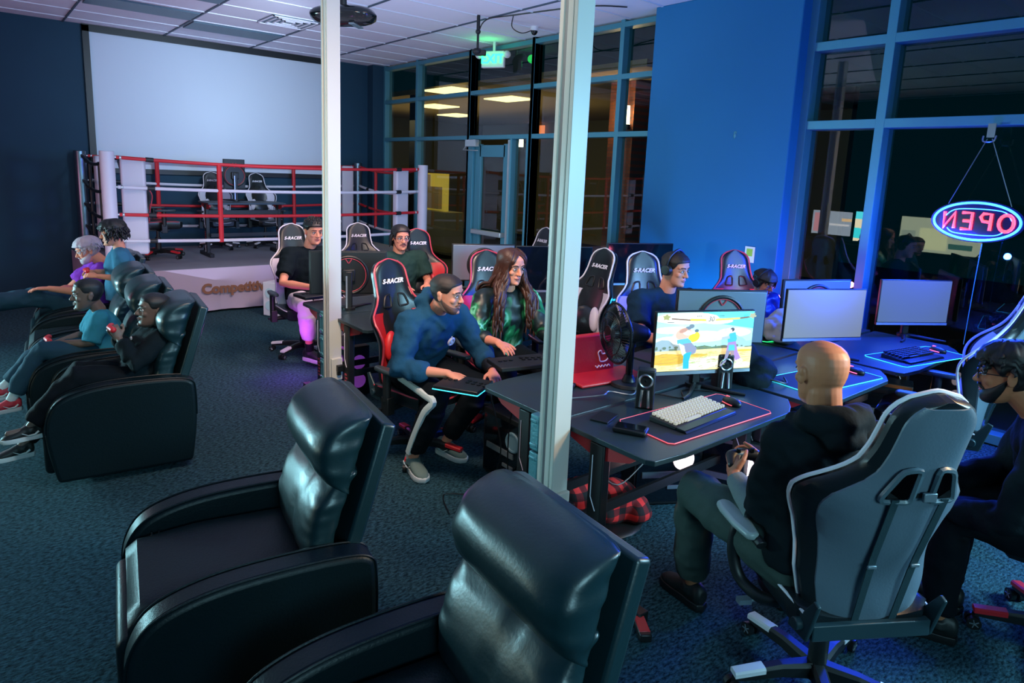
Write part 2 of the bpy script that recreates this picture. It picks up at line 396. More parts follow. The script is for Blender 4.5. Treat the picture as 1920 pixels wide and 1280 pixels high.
# projection screen
r = empty('projection_screen', (3.17, 11.08, 2.64), label='large blank grey projection screen with a black border on the back wall', cat='projection screen')
m_ = MB(); m_.box((0, 0, 0), (3.34, .02, 1.84)); m_.build('screen_fabric', 'screen_white', r, smooth=False)
m_ = MB()
m_.box((0, -.01, .98), (3.50, .05, .12)); m_.box((0, -.01, -.95), (3.50, .05, .07)); m_.box((-1.71, -.01, 0), (.08, .05, 2.0)); m_.box((1.71, -.01, 0), (.08, .05, 2.0))
m_.build('border', 'black', r, smooth=False)

# projector
r = empty('projector', (2.74, 5.78, 3.21), math.radians(-50), 'black ceiling projector hanging partly behind a white post', 'projector')
m_ = MB()
secs = []
for i in range(15):
    t = -1+2*i/14; a = .31*t; k_ = (1-abs(t)**3.2)**.5 if abs(t) < 1 else .02
    secs.append((V((a, 0, 0)), V((0, .19*max(k_, .05), 0)), V((0, 0, .085*max(k_, .05)))))
m_.loft(secs, 28); m_.build('housing', 'blackgloss', r)
m_ = MB()
for i in range(9): m_.box((.12+.0*i, -.10+.025*i, -.084), (.05, .008, .012))
m_.box((-.1, -.04, -.088), (.12, .12, .01)); m_.build('cooling_grille', 'silver', r, smooth=False)
m_ = MB(); m_.cyl((0, 0, .06), (0, 0, .44), .03); m_.cyl((0, 0, .42), (0, 0, .44), .09); m_.build('ceiling_mount', 'black', r)

# exit sign, hanging camera, dome camera, cable
ex = empty('exit_sign', (5.80, 7.55, 3.42), math.radians(-62), 'green lit EXIT sign with twin lamps above the glass door', 'exit sign')
m_ = MB(); m_.box((0, 0, 0), (.34, .06, .22)); m_.build('sign_box', 'whitep', ex, bevel=.01)
M['exitgreen'] = mat('exit_green', (.02, .7, .15), .5, emit=(.02, 1, .18), estr=5)
m_ = MB(); text_into(m_, 'EXIT', .17, .008, frame((0, -.034, 0), (1, 0, 0), (0, 0, 1)), offset=.004); m_.build('lettering', 'exitgreen', ex, smooth=False)
for s_ in (-1, 1):
    m_ = MB(); m_.ell((s_*.21, -.02, .06), (.05, .06, .05)); m_.cyl((s_*.17, 0, .06), (s_*.2, 0, .06), .02); m_.build('emergency_lamp', 'whitep', ex)
m_ = MB(); m_.cyl((0, .02, .1), (0, .02, .235), .02); m_.build('ceiling_stem', 'whitep', ex)
point('exit_sign_glow', (5.62, 7.45, 3.50), 1.1, (.03, 1, .15), .06)
hc = empty('hanging_camera', (4.72, 6.45, HC), label='black camera on a thin drop pole in front of the EXIT sign', cat='camera')
m_ = MB(); m_.cyl((0, 0, 0), (0, 0, -.36), .014); m_.cyl((0, 0, 0), (0, 0, -.17), .02); m_.ell((0, 0, -.18), .03); m_.build('drop_pole', 'black', hc)
m_ = MB(); m_.ell((.0, 0, -.40), (.07, .05, .04)); m_.box((.03, -.02, -.41), (.12, .07, .06), -.8); m_.build('camera_body', 'black', hc, bevel=.006)
dc = empty('dome_camera', (5.53, 6.40, HC), label='small white dome camera with a black lens on the ceiling', cat='camera')
m_ = MB(); m_.cyl((0, 0, 0), (0, 0, -.05), .05, .045); m_.build('housing', 'whitep', dc)
m_ = MB(); m_.ell((0, 0, -.055), (.042, .042, .045)); m_.build('lens_dome', 'blackgloss', dc)
m_ = MB(); m_.tube(cr([(4.72, 6.45, HC-.2), (4.78, 6.38, HC-.05), (4.95, 6.1, HC-.012), (5.2, 5.2, HC-.012), (5.5, 4.9, HC-.012)]), .007, 6)
m_.tube(cr([(4.95, 6.1, HC-.012), (5.1, 6.3, HC-.09), (5.35, 6.42, HC-.10), (5.5, 6.4, HC-.045)]), .006, 6)
tag(m_.build('ceiling_cable', 'black'), 'thin black cable drooping along the ceiling between two cameras', 'cable')

# ring ------------------------------------------------------------
RG = empty('boxing_ring', (3.38, 9.85, 0), label='raised boxing ring with red and white ropes under the projection screen', cat='boxing ring')
x0, x1, y0, y1 = -2.08, 2.06, -1.1, 1.08
m_ = MB(); m_.box((0, 0, .27), (4.5, 2.34, .5)); m_.build('platform', 'black', RG)
m_ = MB(); m_.box((0, 0, .545), (4.52, 2.36, .05)); m_.build('canvas', 'canvas', RG, bevel=.01)
m_ = MB()
N = 60
rs = []
for i in range(N+1):
    x = -2.26+4.52*i/N; wv = .012*math.sin(i*1.3)+.010*math.sin(i*.55+1)
    rs.append([(x, -1.185+wv*.2, .565), (x, -1.195-abs(wv)*.4, .4), (x, -1.19-wv, .2), (x, -1.20-wv*1.5, .03), (x, -1.18, .03), (x, -1.175, .3), (x, -1.175, .565)])
m_.rings(rs); ap = m_.build('apron', 'apron', RG)
t_ = MB(); text_into(t_, 'Competitive', .170, .006, frame((-.76, -1.222, .305), (1, 0, 0), (0, 0, 1)), offset=.008, sp=1.0)
# small serifs
t_.build('apron_lettering', 'gold', ap, smooth=False)
m_ = MB(); m_.box((-2.262, 0, .3), (.012, 2.36, .55)); m_.build('apron', 'apron', RG)
posts = [(x0-.02, y0, 0), (x1, y0, 0), (x0-.02, y1, 1), (x1, y1, 1)]
for px, py, dk in posts:
    m_ = MB(); m_.cyl((px, py, 0), (px, py, 1.95), .075, n=24); m_.build('ring_post', 'white' if not dk else 'postchrome', RG, bevel=.006)
for px, py, sx, sy in ((x0+.26, y0+.16, 1, 1), (x1-.30, y0+.14, -1, 1), (x0+.22, y1-.12, 1, -1), (x1-.26, y1-.14, -1, -1)):
    m_ = MB(); m_.box((px, py, 1.32), (.26 if sy > 0 else .2, .10, 1.14), math.radians(45 if sx*sy < 0 else -45)*.35); m_.build('corner_pad', 'white', RG, bevel=.03, seg=4)
rz = [1.885, 1.55, 1.235, .93]
def rope(a, b, z, m, sag):
    pts = [V((a[0]+(b[0]-a[0])*t, a[1]+(b[1]-a[1])*t, z-sag*4*t*(1-t))) for t in [i/20 for i in range(21)]]
    q = MB(); q.tube(pts, .021, 10); o = q.build('rope', m, RG)
    for e, d in ((pts[0], pts[1]-pts[0]), (pts[-1], pts[-2]-pts[-1])):
        d.normalize(); q = MB(); q.tube([e+d*.30, e+d*.38], .028, 10); q.build('rope_sleeve', 'black', o)
        q = MB(); q.cyl(e-d*.04, e+d*.03, .014); q.ell(e+d*.04, .024); q.build('turnbuckle', 'chrome', o)
a, b_, c, d_ = (x0+.07, y0), (x1-.08, y0), (x1-.08, y1), (x0+.07, y1)
for i, z in enumerate(rz):
    mm = 'red' if i % 2 == 0 else 'white'
    rope(a, b_, z, mm, .05 if i == 0 else .035); rope(d_, c, z, mm, .05); rope((x1, y0+.08), (x1, y1-.08), z, mm, .08)
    rope((x0, y0+.08), (x0, y1-.08), z, 'black', .10)
for fx, fy, m__ in ((-.90, y0-.004, 'red'), (.62, y0-.004, 'red'), (-1.15, y1, 'red'), (.9, y1, 'red')):
    q = MB(); q.tube([(fx, fy, z) for z in (1.84, 1.55, 1.2, .88)], .03, 8)
    for v in range(len(q.v)): q.v[v] = (q.v[v][0]*1.0, fy+(q.v[v][1]-fy)*.9, q.v[v][2])
    q.build('rope_tie', m__, RG)
for fy in (-.4, .4):
    q = MB(); q.tube([(x1, fy, z) for z in (1.82, 1.5, 1.15, .86)], .026, 8); q.build('rope_tie', 'red', RG)
    q = MB(); q.tube([(x0, fy, z) for z in (1.82, 1.5, 1.15, .86)], .02, 8); q.build('rope_tie', 'black', RG)

# outside the glass: ground, lobby across, brick pillar --------------
M['ground'] = mat('dark_asphalt', (.01, .015, .018), .9)
mb = MB(); mb.box((12, 4, -.12), (11.8, 26, .04)); struct('floor_outside', mb, 'ground')
M['olive'] = mat('olive_paint', (.15, .14, .075), .85); M['lobbyceil'] = mat('lobby_ceiling', (.34, .25, .12), .9)
M['lobbypanel'] = mat('lit_panel', (.9, .8, .5), .5, emit=(1, .80, .36), estr=2.4)
lb = empty('lobby', (9, 12, 0), label='olive lobby across the walkway seen through the tall window panes', cat='building')
q = MB(); q.box((4.5, 0, 1.9), (.2, 12, 3.8)); q.box((0, 6, 1.9), (9, .2, 3.8)); q.build('wall', 'olive', lb, smooth=False)
q = MB(); q.box((1.4, 0, 3.42), (6.4, 12, .1)); q.build('lobby_ceiling', 'lobbyceil', lb, smooth=False)
for yy in (.10,): q = MB(); q.box((-1.7, yy, 1.9), (.1, .22, 3.0)); q.build('lobby_column', 'black', lb, smooth=False)
for cx, cy, sx, sy in ((-1.85, -1.35, .55, 1.0), (-.3, -1.25, .62, .9), (-.2, 1.6, .7, .9), (1.5, 3.2, .7, .9)):
    q = MB(); q.box((cx, cy, 3.355), (sx, sy, .02)); q.build('ceiling_panel', 'lobbypanel', lb, smooth=False)
M['yellowglow'] = mat('yellow_case', (.5, .38, .05), .6, emit=(.8, .55, .08), estr=.35)
q = MB(); q.box((-.5, 1.1, 1.3), (.1, .95, 1.0)); q.build('display_case', 'yellowglow', lb, smooth=False)
q = MB(); q.box((-.6, 1.0, 1.25), (.1, .5, .5)); q.box((-.6, 1.35, 1.62), (.1, .2, .3)); q.build('shelf_goods', 'lobbyceil', lb, smooth=False)
q = MB(); q.box((-.5, 1.1, .5), (.5, 1.6, .9)); q.build('counter', 'olive', lb, smooth=False)
M['exitred'] = mat('exit_red', (.6, .1, .05), .5, emit=(1, .25, .08), estr=1.2)
q = MB(); q.box((4.3, 3.0, 3.15), (.05, .5, .28)); q.build('red_sign', 'exitred', lb, smooth=False)
M['sconce'] = mat('sconce_glow', (.9, .85, .7), .5, emit=(1, .88, .62), estr=5)
def bricks():
    m = bpy.data.materials.new('brick'); m.use_nodes = True; nt = m.node_tree; b = nt.nodes['Principled BSDF']
    tc = nt.nodes.new('ShaderNodeTexCoord'); mp = nt.nodes.new('ShaderNodeMapping'); mp.inputs['Rotation'].default_value = (0, pi/2, pi/2)
    br = nt.nodes.new('ShaderNodeTexBrick'); br.inputs['Scale'].default_value = 5; br.inputs['Color1'].default_value = (.32, .09, .035, 1); br.inputs['Color2'].default_value = (.22, .06, .03, 1); br.inputs['Mortar'].default_value = (.12, .09, .07, 1)
    nt.links.new(tc.outputs['Object'], mp.inputs[0]); nt.links.new(mp.outputs[0], br.inputs[0]); nt.links.new(br.outputs[0], b.inputs['Base Color']); b.inputs['Roughness'].default_value = .9
    return m
M['brick'] = bricks()
bp_ = empty('brick_pillar', (8.25, 7.1, 0), label='brick pillar outside lit by a wall lamp, behind the right panes', cat='pillar')
q = MB(); q.box((0, 0, 1.7), (.5, .5, 3.6)); q.build('brickwork', 'brick', bp_, smooth=False)
for x, y, z, lab in ((7.93, 6.93, 2.82, 'glowing wall lamp on the brick pillar outside'), (10.2, 12.1, 2.62, 'glowing lamp seen through the pane right of the door'), (9.2, 15.25, 2.75, 'glowing lamp seen through the far left window pane')):
    s_ = empty('wall_sconce', (x, y, z), label=lab, cat='lamp', group='lamps outside the glass')
    q = MB(); q.cyl((0, 0, -.13), (0, 0, .15), .055, .045); q.build('lamp_shade', 'sconce', s_)
    q = MB(); q.cyl((0, 0, -.2), (0, 0, -.13), .06, .065); q.cyl((.0, 0, -.03), (.12, 0, -.03), .02); q.build('bracket', 'black', s_)
point('sconce_light', (7.84, 6.93, 2.82), 22, (1, .6, .25), .08)

# wall bits on the blue pillar
wn = empty('wall_note', (5.735, 3.36, 1.22), label='small cream note with a green block on the blue wall', cat='note')
q = MB(); q.box((0, 0, 0), (.006, .10, .15)); q.build('paper', 'whitep', wn, smooth=False)
M['lime'] = mat('lime_print', (.35, .6, .05), .6)
q = MB(); q.box((-.005, .0, .02), (.004, .06, .07)); q.build('green_print', 'lime', wn, smooth=False)
hk = MB(); hk.ell((5.735, 3.64, 2.33), (.01, .014, .03)); hk.box((5.738, 3.64, 2.34), (.006, .03, .06)); tag(hk.build('wall_hook', 'frame', bevel=.003), 'tiny adhesive hook stuck high on the blue wall', 'hook')

# neon OPEN sign --------------------------------------------------
M['neonblue'] = mat('neon_blue', (.1, .2, .8), .3, emit=(.02, .16, 1), estr=9)
M['neonred'] = mat('neon_red', (.8, .1, .1), .3, emit=(1, .03, .05), estr=6)
M['signblue'] = mat('sign_board', (.004, .008, .06), .15)
ns = empty('neon_sign', (5.80, 1.59, 1.68), label='oval blue and red neon OPEN sign hung on chains, seen from behind', cat='sign')
q = MB(); q.prism([(.30*math.cos(a), .155*math.sin(a)) for a in [2*pi*i/48 for i in range(48)]], -.008, .008, Matrix(((0, 0, 1), (1, 0, 0), (0, 1, 0)))); q.build('backing_board', 'signblue', ns, smooth=False)
q = MB(); q.tube([(-.02, .275*math.cos(a), .137*math.sin(a)) for a in [2*pi*i/48 for i in range(48)]], .0085, 8, closed=True)
q.tube(cr([(-.02, -.22, .02), (-.02, -.15, .085), (-.02, .12, .085), (-.02, .2, .03)]), .004, 6); q.tube(cr([(-.02, -.19, -.05), (-.02, -.12, -.095), (-.02, .12, -.095), (-.02, .18, -.06)]), .004, 6); q.build('oval_tube', 'neonblue', ns)
q = MB()
def nstroke(pts): q.tube([(-.026, -p[0], p[1]) for p in pts], .0115, 8)
# letters O P E N mirrored (sign is read from the street side): from the room they run right to left
def nlet(cx, pts):
    nstroke([(cx-p[0], p[1]) for p in pts])
nlet(.19, [(.045*math.cos(a), .06*math.sin(a)) for a in [2*pi*i/16 for i in range(17)]])
nlet(.065, [(-.03, -.06), (-.03, .06), (.02, .06), (.035, .035), (.02, .005), (-.03, 0)])
nlet(-.055, [(.035, .06), (-.03, .06), (-.03, -.06), (.035, -.06)]); nlet(-.055, [(-.03, 0), (.025, 0)])
nlet(-.17, [(-.035, -.06), (-.035, .06), (.035, -.06), (.035, .06)])
q.build('lettering', 'neonred', ns)
q = MB()
for s_ in (-1, 1): q.tube([(0, s_*.20, .12), (0, s_*.015, .60)], .004, 5)
q.build('chain', 'chrome', ns)
q = MB(); q.box((.01, 0, .66), (.012, .05, .1)); q.tube(cr([(-.01, .04, .62), (-.03, .03, .58), (-.03, -.03, .58), (-.01, -.04, .62)]), .006, 6); q.build('suction_hook', 'chrome', ns)

# television wall (left, outside the frame; seen in the window reflections, the red one added for light) ----
def tv(name, y0, y1, z0, z1, label, paint):
    t = empty(name, (-2.62, (y0+y1)/2, (z0+z1)/2), label=label, cat='television', group='televisions on the left wall')
    q = MB(); q.box((0, 0, 0), (.06, y1-y0+.04, z1-z0+.04)); q.build('casing', 'black', t, bevel=.005)
    ms = []; q = MB()
    for i, (a, b1, c, e, colr, s_) in enumerate(paint):
        q.cur = i; q.box((.032+.0015*i, (a+b1)/2*(y1-y0), (c+e)/2*(z1-z0)), (.003, (b1-a)*(y1-y0), (e-c)*(z1-z0)))
        ms.append(mat('tv_%s_%d' % (name+str(int(y0*10)), i), colr, .5, emit=colr, estr=s_*1.25))
    q.build('screen', ms, t, smooth=False)
tv('television', 6.25, 7.1, .84, 1.35, 'wall television with a menu list, reflected in the window', [(-.5, .5, -.5, .5, (.45, .55, .65), 5), (-.5, -.25, .1, .22, (.9, .6, .3), 7), (.1, .45, -.4, .4, (.8, .35, .4), 5), (-.45, .05, -.1, -.02, (.8, .8, .8), 6)])
tv('television', 5.86, 6.18, .76, 1.38, 'portrait screen with a bright beach coloured picture, reflected in the window', [(-.5, .5, -.5, .5, (.95, .85, .55), 9), (-.5, .5, .25, .5, (.1, .85, .95), 9), (-.5, .5, -.4, -.05, (.05, .8, .85), 9)])
tv('television', 3.85, 5.28, .68, 1.35, 'wide screen with a pale map picture, reflected in the window', [(-.5, .5, -.5, .5, (.50, .58, .40), 5), (-.1, .25, -.42, .2, (.62, .68, .38), 6), (-.45, -.15, -.1, .35, (.40, .50, .45), 5), (.3, .48, -.4, .1, (.42, .52, .40), 4), (-.4, -.12, -.35, -.2, (.08, .25, .2), 3)])
tv('television', 7.35, 8.35, .80, 1.38, 'wall television with a red and pink picture at the far end of the left wall', [(-.5, .5, -.5, .5, (1, .28, .42), 11)])  # glowing panel added to throw pink light on the reclining man
area('lobby_light', (9.0, 12.4, 3.2), (9.6, 12.4, 0), 3.0, 90, (1.0, .78, .42), 6.0)  # added area fill for the dark lobby walls
area('lobby_uplight', (9.0, 12.4, 2.2), (9.0, 12.4, 3.4), 3.0, 40, (1.0, .72, .36), 6.0)  # second fill added, aimed at the lobby ceiling

# ================================================================ GAMING CHAIRS
BO = [(0, .20), (.06, .22), (.14, .238), (.22, .236), (.30, .245), (.38, .272), (.45, .286), (.50, .270), (.54, .230), (.58, .188), (.625, .158), (.70, .146), (.78, .141), (.84, .121), (.873, .088), (.893, .04)]
def bw(v):
    if v > .78: return .141*max(.0, 1-((min(v, .8925)-.78)/.1135)**2.4)**.5
    for (a, p), (b, q) in zip(BO, BO[1:]):
        if v <= b: t = (v-a)/(b-a); t = t*t*(3-2*t) if False else t; return p+(q-p)*t
    return BO[-1][1]
def back_x(u, v):
    k = abs(u)/max(bw(v), .01)
    wing = .125*math.exp(-((v-.38)/.17)**2)+.035*(1-min(1, v/.893)**3)
    return wing*k**2.6 + .02*math.exp(-((v-.18)/.12)**2)
TILT = .23
def bpt(u, v, dx=0):      # back-plane point -> chair frame
    x = back_x(u, v)+dx
    return V((-.20+x*math.cos(TILT)-v*math.sin(TILT), u, .47+v*math.cos(TILT)+x*math.sin(TILT)))
def shell(dx0, dx1, umin=-1, umax=1, v0=0, v1=.893, nu=20, nv=44, inset=0, lift=0):
    q = MB(); fr = []; bk = []
    for j in range(nv+1):
        v = v0+(v1-v0)*j/nv; W = bw(v)-inset
        for i in range(nu+1):
            s = umin+(umax-umin)*i/nu; e = (1-min(1, abs(s))**6)
            fr.append(bpt(s*W, v, dx1*(.25+.75*e) if not lift else dx1*(.25+.75*e)+.002)); bk.append(bpt(s*W, v, dx0*(.25+.75*e)-lift))
    n = nu+1; o = len(fr); fs = []
    for j in range(nv):
        for i in range(nu):
            a = j*n+i; fs.append((a, a+1, a+n+1, a+n)); fs.append((a+o, a+n+o, a+n+1+o, a+1+o))
    for j in range(nv):
        for i in (0, nu):
            a = j*n+i; fs.append((a, a+n, a+n+o, a+o))
    for j in (0, nv):
        for i in range(nu):
            a = j*n+i; fs.append((a, a+o, a+1+o, a+1))
    q.add(fr+bk, fs); return q
def rpoly(pts):
    out = []; n = len(pts)
    for i in range(n):
        a, b, c = pts[i-1], pts[i], pts[(i+1) % n]
        p = b+(a-b)*min(.3, .018/(a-b).length); q = b+(c-b)*min(.3, .018/(c-b).length)
        out += [p, (p+q)*.25+b*.5, q]
    return out
def make_chair(trim, patch, capm, loop=False, detail=True, backmat='chairgrey'):
    r = empty('gaming_chair')
    o = shell(-.035, .045).build('backrest', 'chairblack', r)
    o = shell(-.035, -.035, umin=-.85, umax=.85, v0=.015, v1=.872, lift=.006).build('back_cover', backmat, r)
    edge = [bpt(bw(v), v, .03) for v in [i*.893/44 for i in range(45)]]; edge2 = [bpt(-bw(v), v, .03) for v in [i*.893/44 for i in range(45)]]
    top = [bpt(0, .896, .03)]
    q = MB(); q.tube(edge+top+edge2[::-1], .0075, 6); q.build('piping', trim, r)
    if patch:
        for s_ in (-1, 1):
            q = shell(.040, .052, umin=(.52 if s_ > 0 else -.93), umax=(.93 if s_ > 0 else -.52), v0=.30, v1=.52, nu=8, nv=12)
            q.build('shoulder_panel', patch, r)
            q = shell(.040, .050, umin=(.60 if s_ > 0 else -.95), umax=(.95 if s_ > 0 else -.60), v0=.03, v1=.26, nu=8, nv=10)
            q.build('side_panel', patch, r)
    # lumbar and neck cushion
    q = MB(); R = Matrix.Rotation(-TILT, 3, 'Y'); q.ell(bpt(0, .26, .075), (.050, .155, .125), R); q.build('lumbar_cushion', 'chairblack', r)
    if patch:
        for s_ in (-1, 1): q = MB(); q.ell(bpt(s_*.150, .29, .075), (.034, .048, .105), R @ Matrix.Rotation(s_*.25, 3, 'X')); q.build('cushion_side', patch, r)
    q = MB()
    T = frame(bpt(0, .735, .056), (0, 1, 0), bpt(0, .8)-bpt(0, .7)); 
    text_into(q, 'S-RACER', .046, .004, T, shear=.35, offset=.0016, sp=1.05); q.build('logo_lettering', 'logo', r, smooth=False)
    # belt hole frames front and back; dark plates stand for the shaded holes
    for s_ in (-1, 1):
        tr = [(s_*.030, .665), (s_*.085, .655), (s_*.125, .545), (s_*.118, .535), (s_*.035, .54)]
        pts = [bpt(u, v, -.052) for u, v in tr]
        q = MB(); q.tube(rpoly(pts), .010, 6, closed=True); fr = q.build('belt_hole_frame', 'ringgrey', r)
        q = MB(); q.add([bpt(u, v, -.0505) for u, v in tr]+[bpt(u, v, -.043) for u, v in tr], [(0, 1, 2, 3, 4), (9, 8, 7, 6, 5)]+[(i, (i+1) % 5, (i+1) % 5+5, i+5) for i in range(5)]); q.build('opening', 'void', fr, smooth=False)
        tr2 = [(s_*.035, .645), (s_*.085, .635), (s_*.115, .555), (s_*.035, .55)]
        q = MB(); q.tube(rpoly([bpt(u, v, .046) for u, v in tr2]), .008, 6, closed=True); q.build('belt_hole_frame', 'black', r)
    q = MB()
    for s_ in (-1, 1):
        pts = [bpt(s_*.085, .55, -.058), bpt(s_*.078, .30, -.056), bpt(s_*.075, .25, -.062), bpt(s_*.07, .03, -.056)]
        for a, b in zip(pts, pts[1:]):
            d = (b-a).normalized(); sd = V((0, .013, 0)); nn = V((-.002, 0, 0))
            q.rings([[a-sd+nn, a+sd+nn, a+sd-nn, a-sd-nn], [b-sd+nn, b+sd+nn, b+sd-nn, b-sd-nn]])
    q.build('harness_strap', 'strap', r, smooth=False)
    q = MB(); a = bpt(.11, .565, -.05); b = bpt(-.11, .565, -.05); q.rings([[a+V((0, 0, -.016)), a+V((0, 0, .016)), a+V((-.004, 0, .016)), a+V((-.004, 0, -.016))], [b+V((0, 0, -.016)), b+V((0, 0, .016)), b+V((-.004, 0, .016)), b+V((-.004, 0, -.016))]])
    q.build('cross_strap', 'black', r, smooth=False)
    for c, dd in ((bpt(-.02, .565, -.060), (.012, .045, .030)), (bpt(.078, .27, -.066), (.008, .032, .012)), (bpt(-.078, .27, -.066), (.008, .032, .012))):
        q = MB(); q.box(c, dd); q.build('strap_buckle', 'silver', r, bevel=.003)
    # seat
    q = MB()
    secs = []
    for i in range(13):
        t = i/12; x = -.24+.52*t; wv = .25*(1-.10*t)-(.05 if i in (0, 12) else 0); h = .055 if 0 < i < 12 else .03
        secs.append((V((x, 0, .455)), V((0, wv, 0)), V((0, 0, h))))
    rs = []
    for c, a, b in secs:
        ring = []
        for k in range(28):
            an = 2*pi*k/28; ca, sa = math.cos(an), math.sin(an)
            ca = math.copysign(abs(ca)**.5, ca); sa = math.copysign(abs(sa)**.55, sa)
            bol = .035*abs(ca)**4 if sa > -.2 else 0
            ring.append(c+a*ca+b*sa+V((0, 0, bol)))
        rs.append(ring)
    q.rings(rs); q.build('seat_cushion', 'chairblack', r)
    q = MB(); q.tube(cr([(-.22, .235, .50), (0, .25, .515), (.2, .235, .51), (.27, .15, .49), (.285, 0, .47), (.27, -.15, .49), (.2, -.235, .51), (0, -.25, .515), (-.22, -.235, .50)]), .006, 6); q.build('seat_piping', trim, r)
    # recliner brackets
    q = MB()
    for s_ in (-1, 1):
        q.prism([(-.25, .41), (-.14, .40), (-.15, .46), (-.215, .50), (-.27, .58), (-.295, .57)], s_*.232-.007, s_*.232+.007, Matrix(((1, 0, 0), (0, 0, 1), (0, 1, 0))))
        q.cyl((-.21, s_*.225, .455), (-.21, s_*.262, .455), .022)
    q.box((-.245, 0, .445), (.03, .44, .06)); q.build('recline_bracket', 'bracket', r, bevel=.004)
    q = MB(); q.tube([(-.05, -.20, .40), (-.03, -.31, .395)], .008); q.box((-.02, -.325, .395), (.03, .05, .02)); q.build('lever', 'darkmetal', r)
    q = MB(); q.tube([(.02, .10, .385), (.03, .30, .375)], .008); q.box((.03, .315, .375), (.03, .05, .02)); q.build('lever', 'silver', r)
    # armrests
    for s_ in (-1, 1):
        ar = MB()
        pad = [(x, y) for x, y in ((-.10, .0), (-.09, .025), (.0, .038), (.11, .038), (.16, .03), (.175, 0), (.16, -.03), (.11, -.038), (0, -.038), (-.09, -.025))]
        ar.prism(pad, .655, .685, c=(.07 if loop else 0, s_*(.335 if loop else .315), 0)); a = ar.build('armrest', 'padlit' if loop else 'pad', r, bevel=.012, seg=3)
        q = MB()
        if loop:
            q.tube(cr([(.12, s_*.315, .65), (.13, s_*.325, .60), (.135, s_*.32, .50), (.10, s_*.30, .42), (.02, s_*.26, .395), (-.02, s_*.2, .40)], 5), .024, 10)
            q.tube(cr([(-.05, s_*.315, .65), (-.02, s_*.315, .655), (.12, s_*.315, .655)], 3), .02, 8)
        else:
            q.cyl((.02, s_*.315, .66), (.02, s_*.315, .46), .028); q.box((.02, s_*.305, .43), (.07, .06, .12)); q.tube([(.02, s_*.31, .40), (.0, s_*.15, .40)], .022)
        q.build('armrest_post', 'black', a, bevel=.004)
    # pillar and star base
    q = MB(); q.cyl((0, 0, .08), (0, 0, .28), .035); q.cyl((0, 0, .26), (0, 0, .40), .022); q.box((0, 0, .395), (.26, .18, .035)); q.build('gas_lift', 'black', r)
    hubm = MB(); hubm.cyl((0, 0, .06), (0, 0, .12), .05, .045); hub = hubm.build('star_base', 'black', r)
    for k in range(5):
        an = 2*pi*k/5+.3; d = V((math.cos(an), math.sin(an), 0)); s2 = V((-d.y, d.x, 0))
        q = MB(); rs = []
        for t, h, wd, zc in ((.03, .030, .030, .095), (.15, .024, .024, .098), (.30, .018, .022, .082), (.335, .012, .018, .074)):
            c = d*t+V((0, 0, zc)); rs.append([c+s2*wd+V((0, 0, -h)), c+s2*wd+V((0, 0, h*.5)), c+s2*wd*.6+V((0, 0, h)), c-s2*wd*.6+V((0, 0, h)), c-s2*wd+V((0, 0, h*.5)), c-s2*wd+V((0, 0, -h))])
        q.rings(rs); lg = q.build('base_leg', 'black', r, smooth=False)
        q = MB(); c0 = d*.22; c1 = d*.34
        q.rings([[c+s2*w_+V((0, 0, z-.012)), c+s2*w_+V((0, 0, z+.004)), c+s2*w_*.7+V((0, 0, z+.010)), c-s2*w_*.7+V((0, 0, z+.010)), c-s2*w_+V((0, 0, z+.004)), c-s2*w_+V((0, 0, z-.012))] for c, w_, z in ((c0, .026, .104), (c1, .024, .088))])
        q.build('leg_cap', capm, lg, smooth=False)
        q = MB(); c = d*.335; cd = s2
        for e in (-1, 1):
            q.cyl(c+cd*e*.008+V((0, 0, .028)), c+cd*e*.030+V((0, 0, .028)), .028, n=18)
        q.cyl(c+V((0, 0, .03)), c+V((0, 0, .07)), .009); cas = q.build('castor', 'black', r)
        for e in (-1, 1):
            q = MB()
            for j in range(5):
                a2 = 2*pi*j/5; q.tube([c+cd*e*.031+V((0, 0, .028)), c+cd*e*.031+V((0, 0, .028))+(d*math.cos(a2)+V((0, 0, math.sin(a2))))*.019], .0028, 5)
            q.build('castor_spokes', 'silver', cas, smooth=False)
    return r
M['void'] = mat('dark_opening', (.002, .002, .003), 1, spec=0)
M['logo'] = mat('logo_white', (.75, .72, .80), .5); M['ringgrey'] = mat('grey_plastic_frame', (.09, .14, .17), .3)
M['strap'] = mat('grey_webbing', (.015, .045, .055), .7, bump=.2, bscale=300); M['pad'] = mat('armrest_pad', (.03, .045, .05), .35)
M['padlit'] = mat('pale_armrest_pad', (.30, .36, .36), .35)  # brighter copy of the armrest pad, light put into its colour
M['bracket'] = mat('bracket_paint', (.02, .045, .055), .35); M['bluevinyl'] = mat('blue_chair_vinyl', (.01, .04, .30), .4)
protos = {}
def chair(kind, x, y, ang, label, grp=None, s=1.0, twist=0):
    spec = {'w': ('pipew', 'white', 'whitep'), 'r': ('piper', 'redv', 'redglow'), 'wl': ('pipew', None, 'whitep'), 'g': ('pipew', 'white', 'whitep')}[kind]
    if kind not in protos:
        protos[kind] = make_chair(*spec, loop=(kind == 'wl'), backmat='chairgrey'); c = protos[kind]
    else: c = copy_tree(protos[kind])
    c.location = (x, y, 0); c.rotation_euler = (0, 0, math.radians(ang)); c.scale = (s, s, s)
    tag(c, label, 'gaming chair', grp); return c

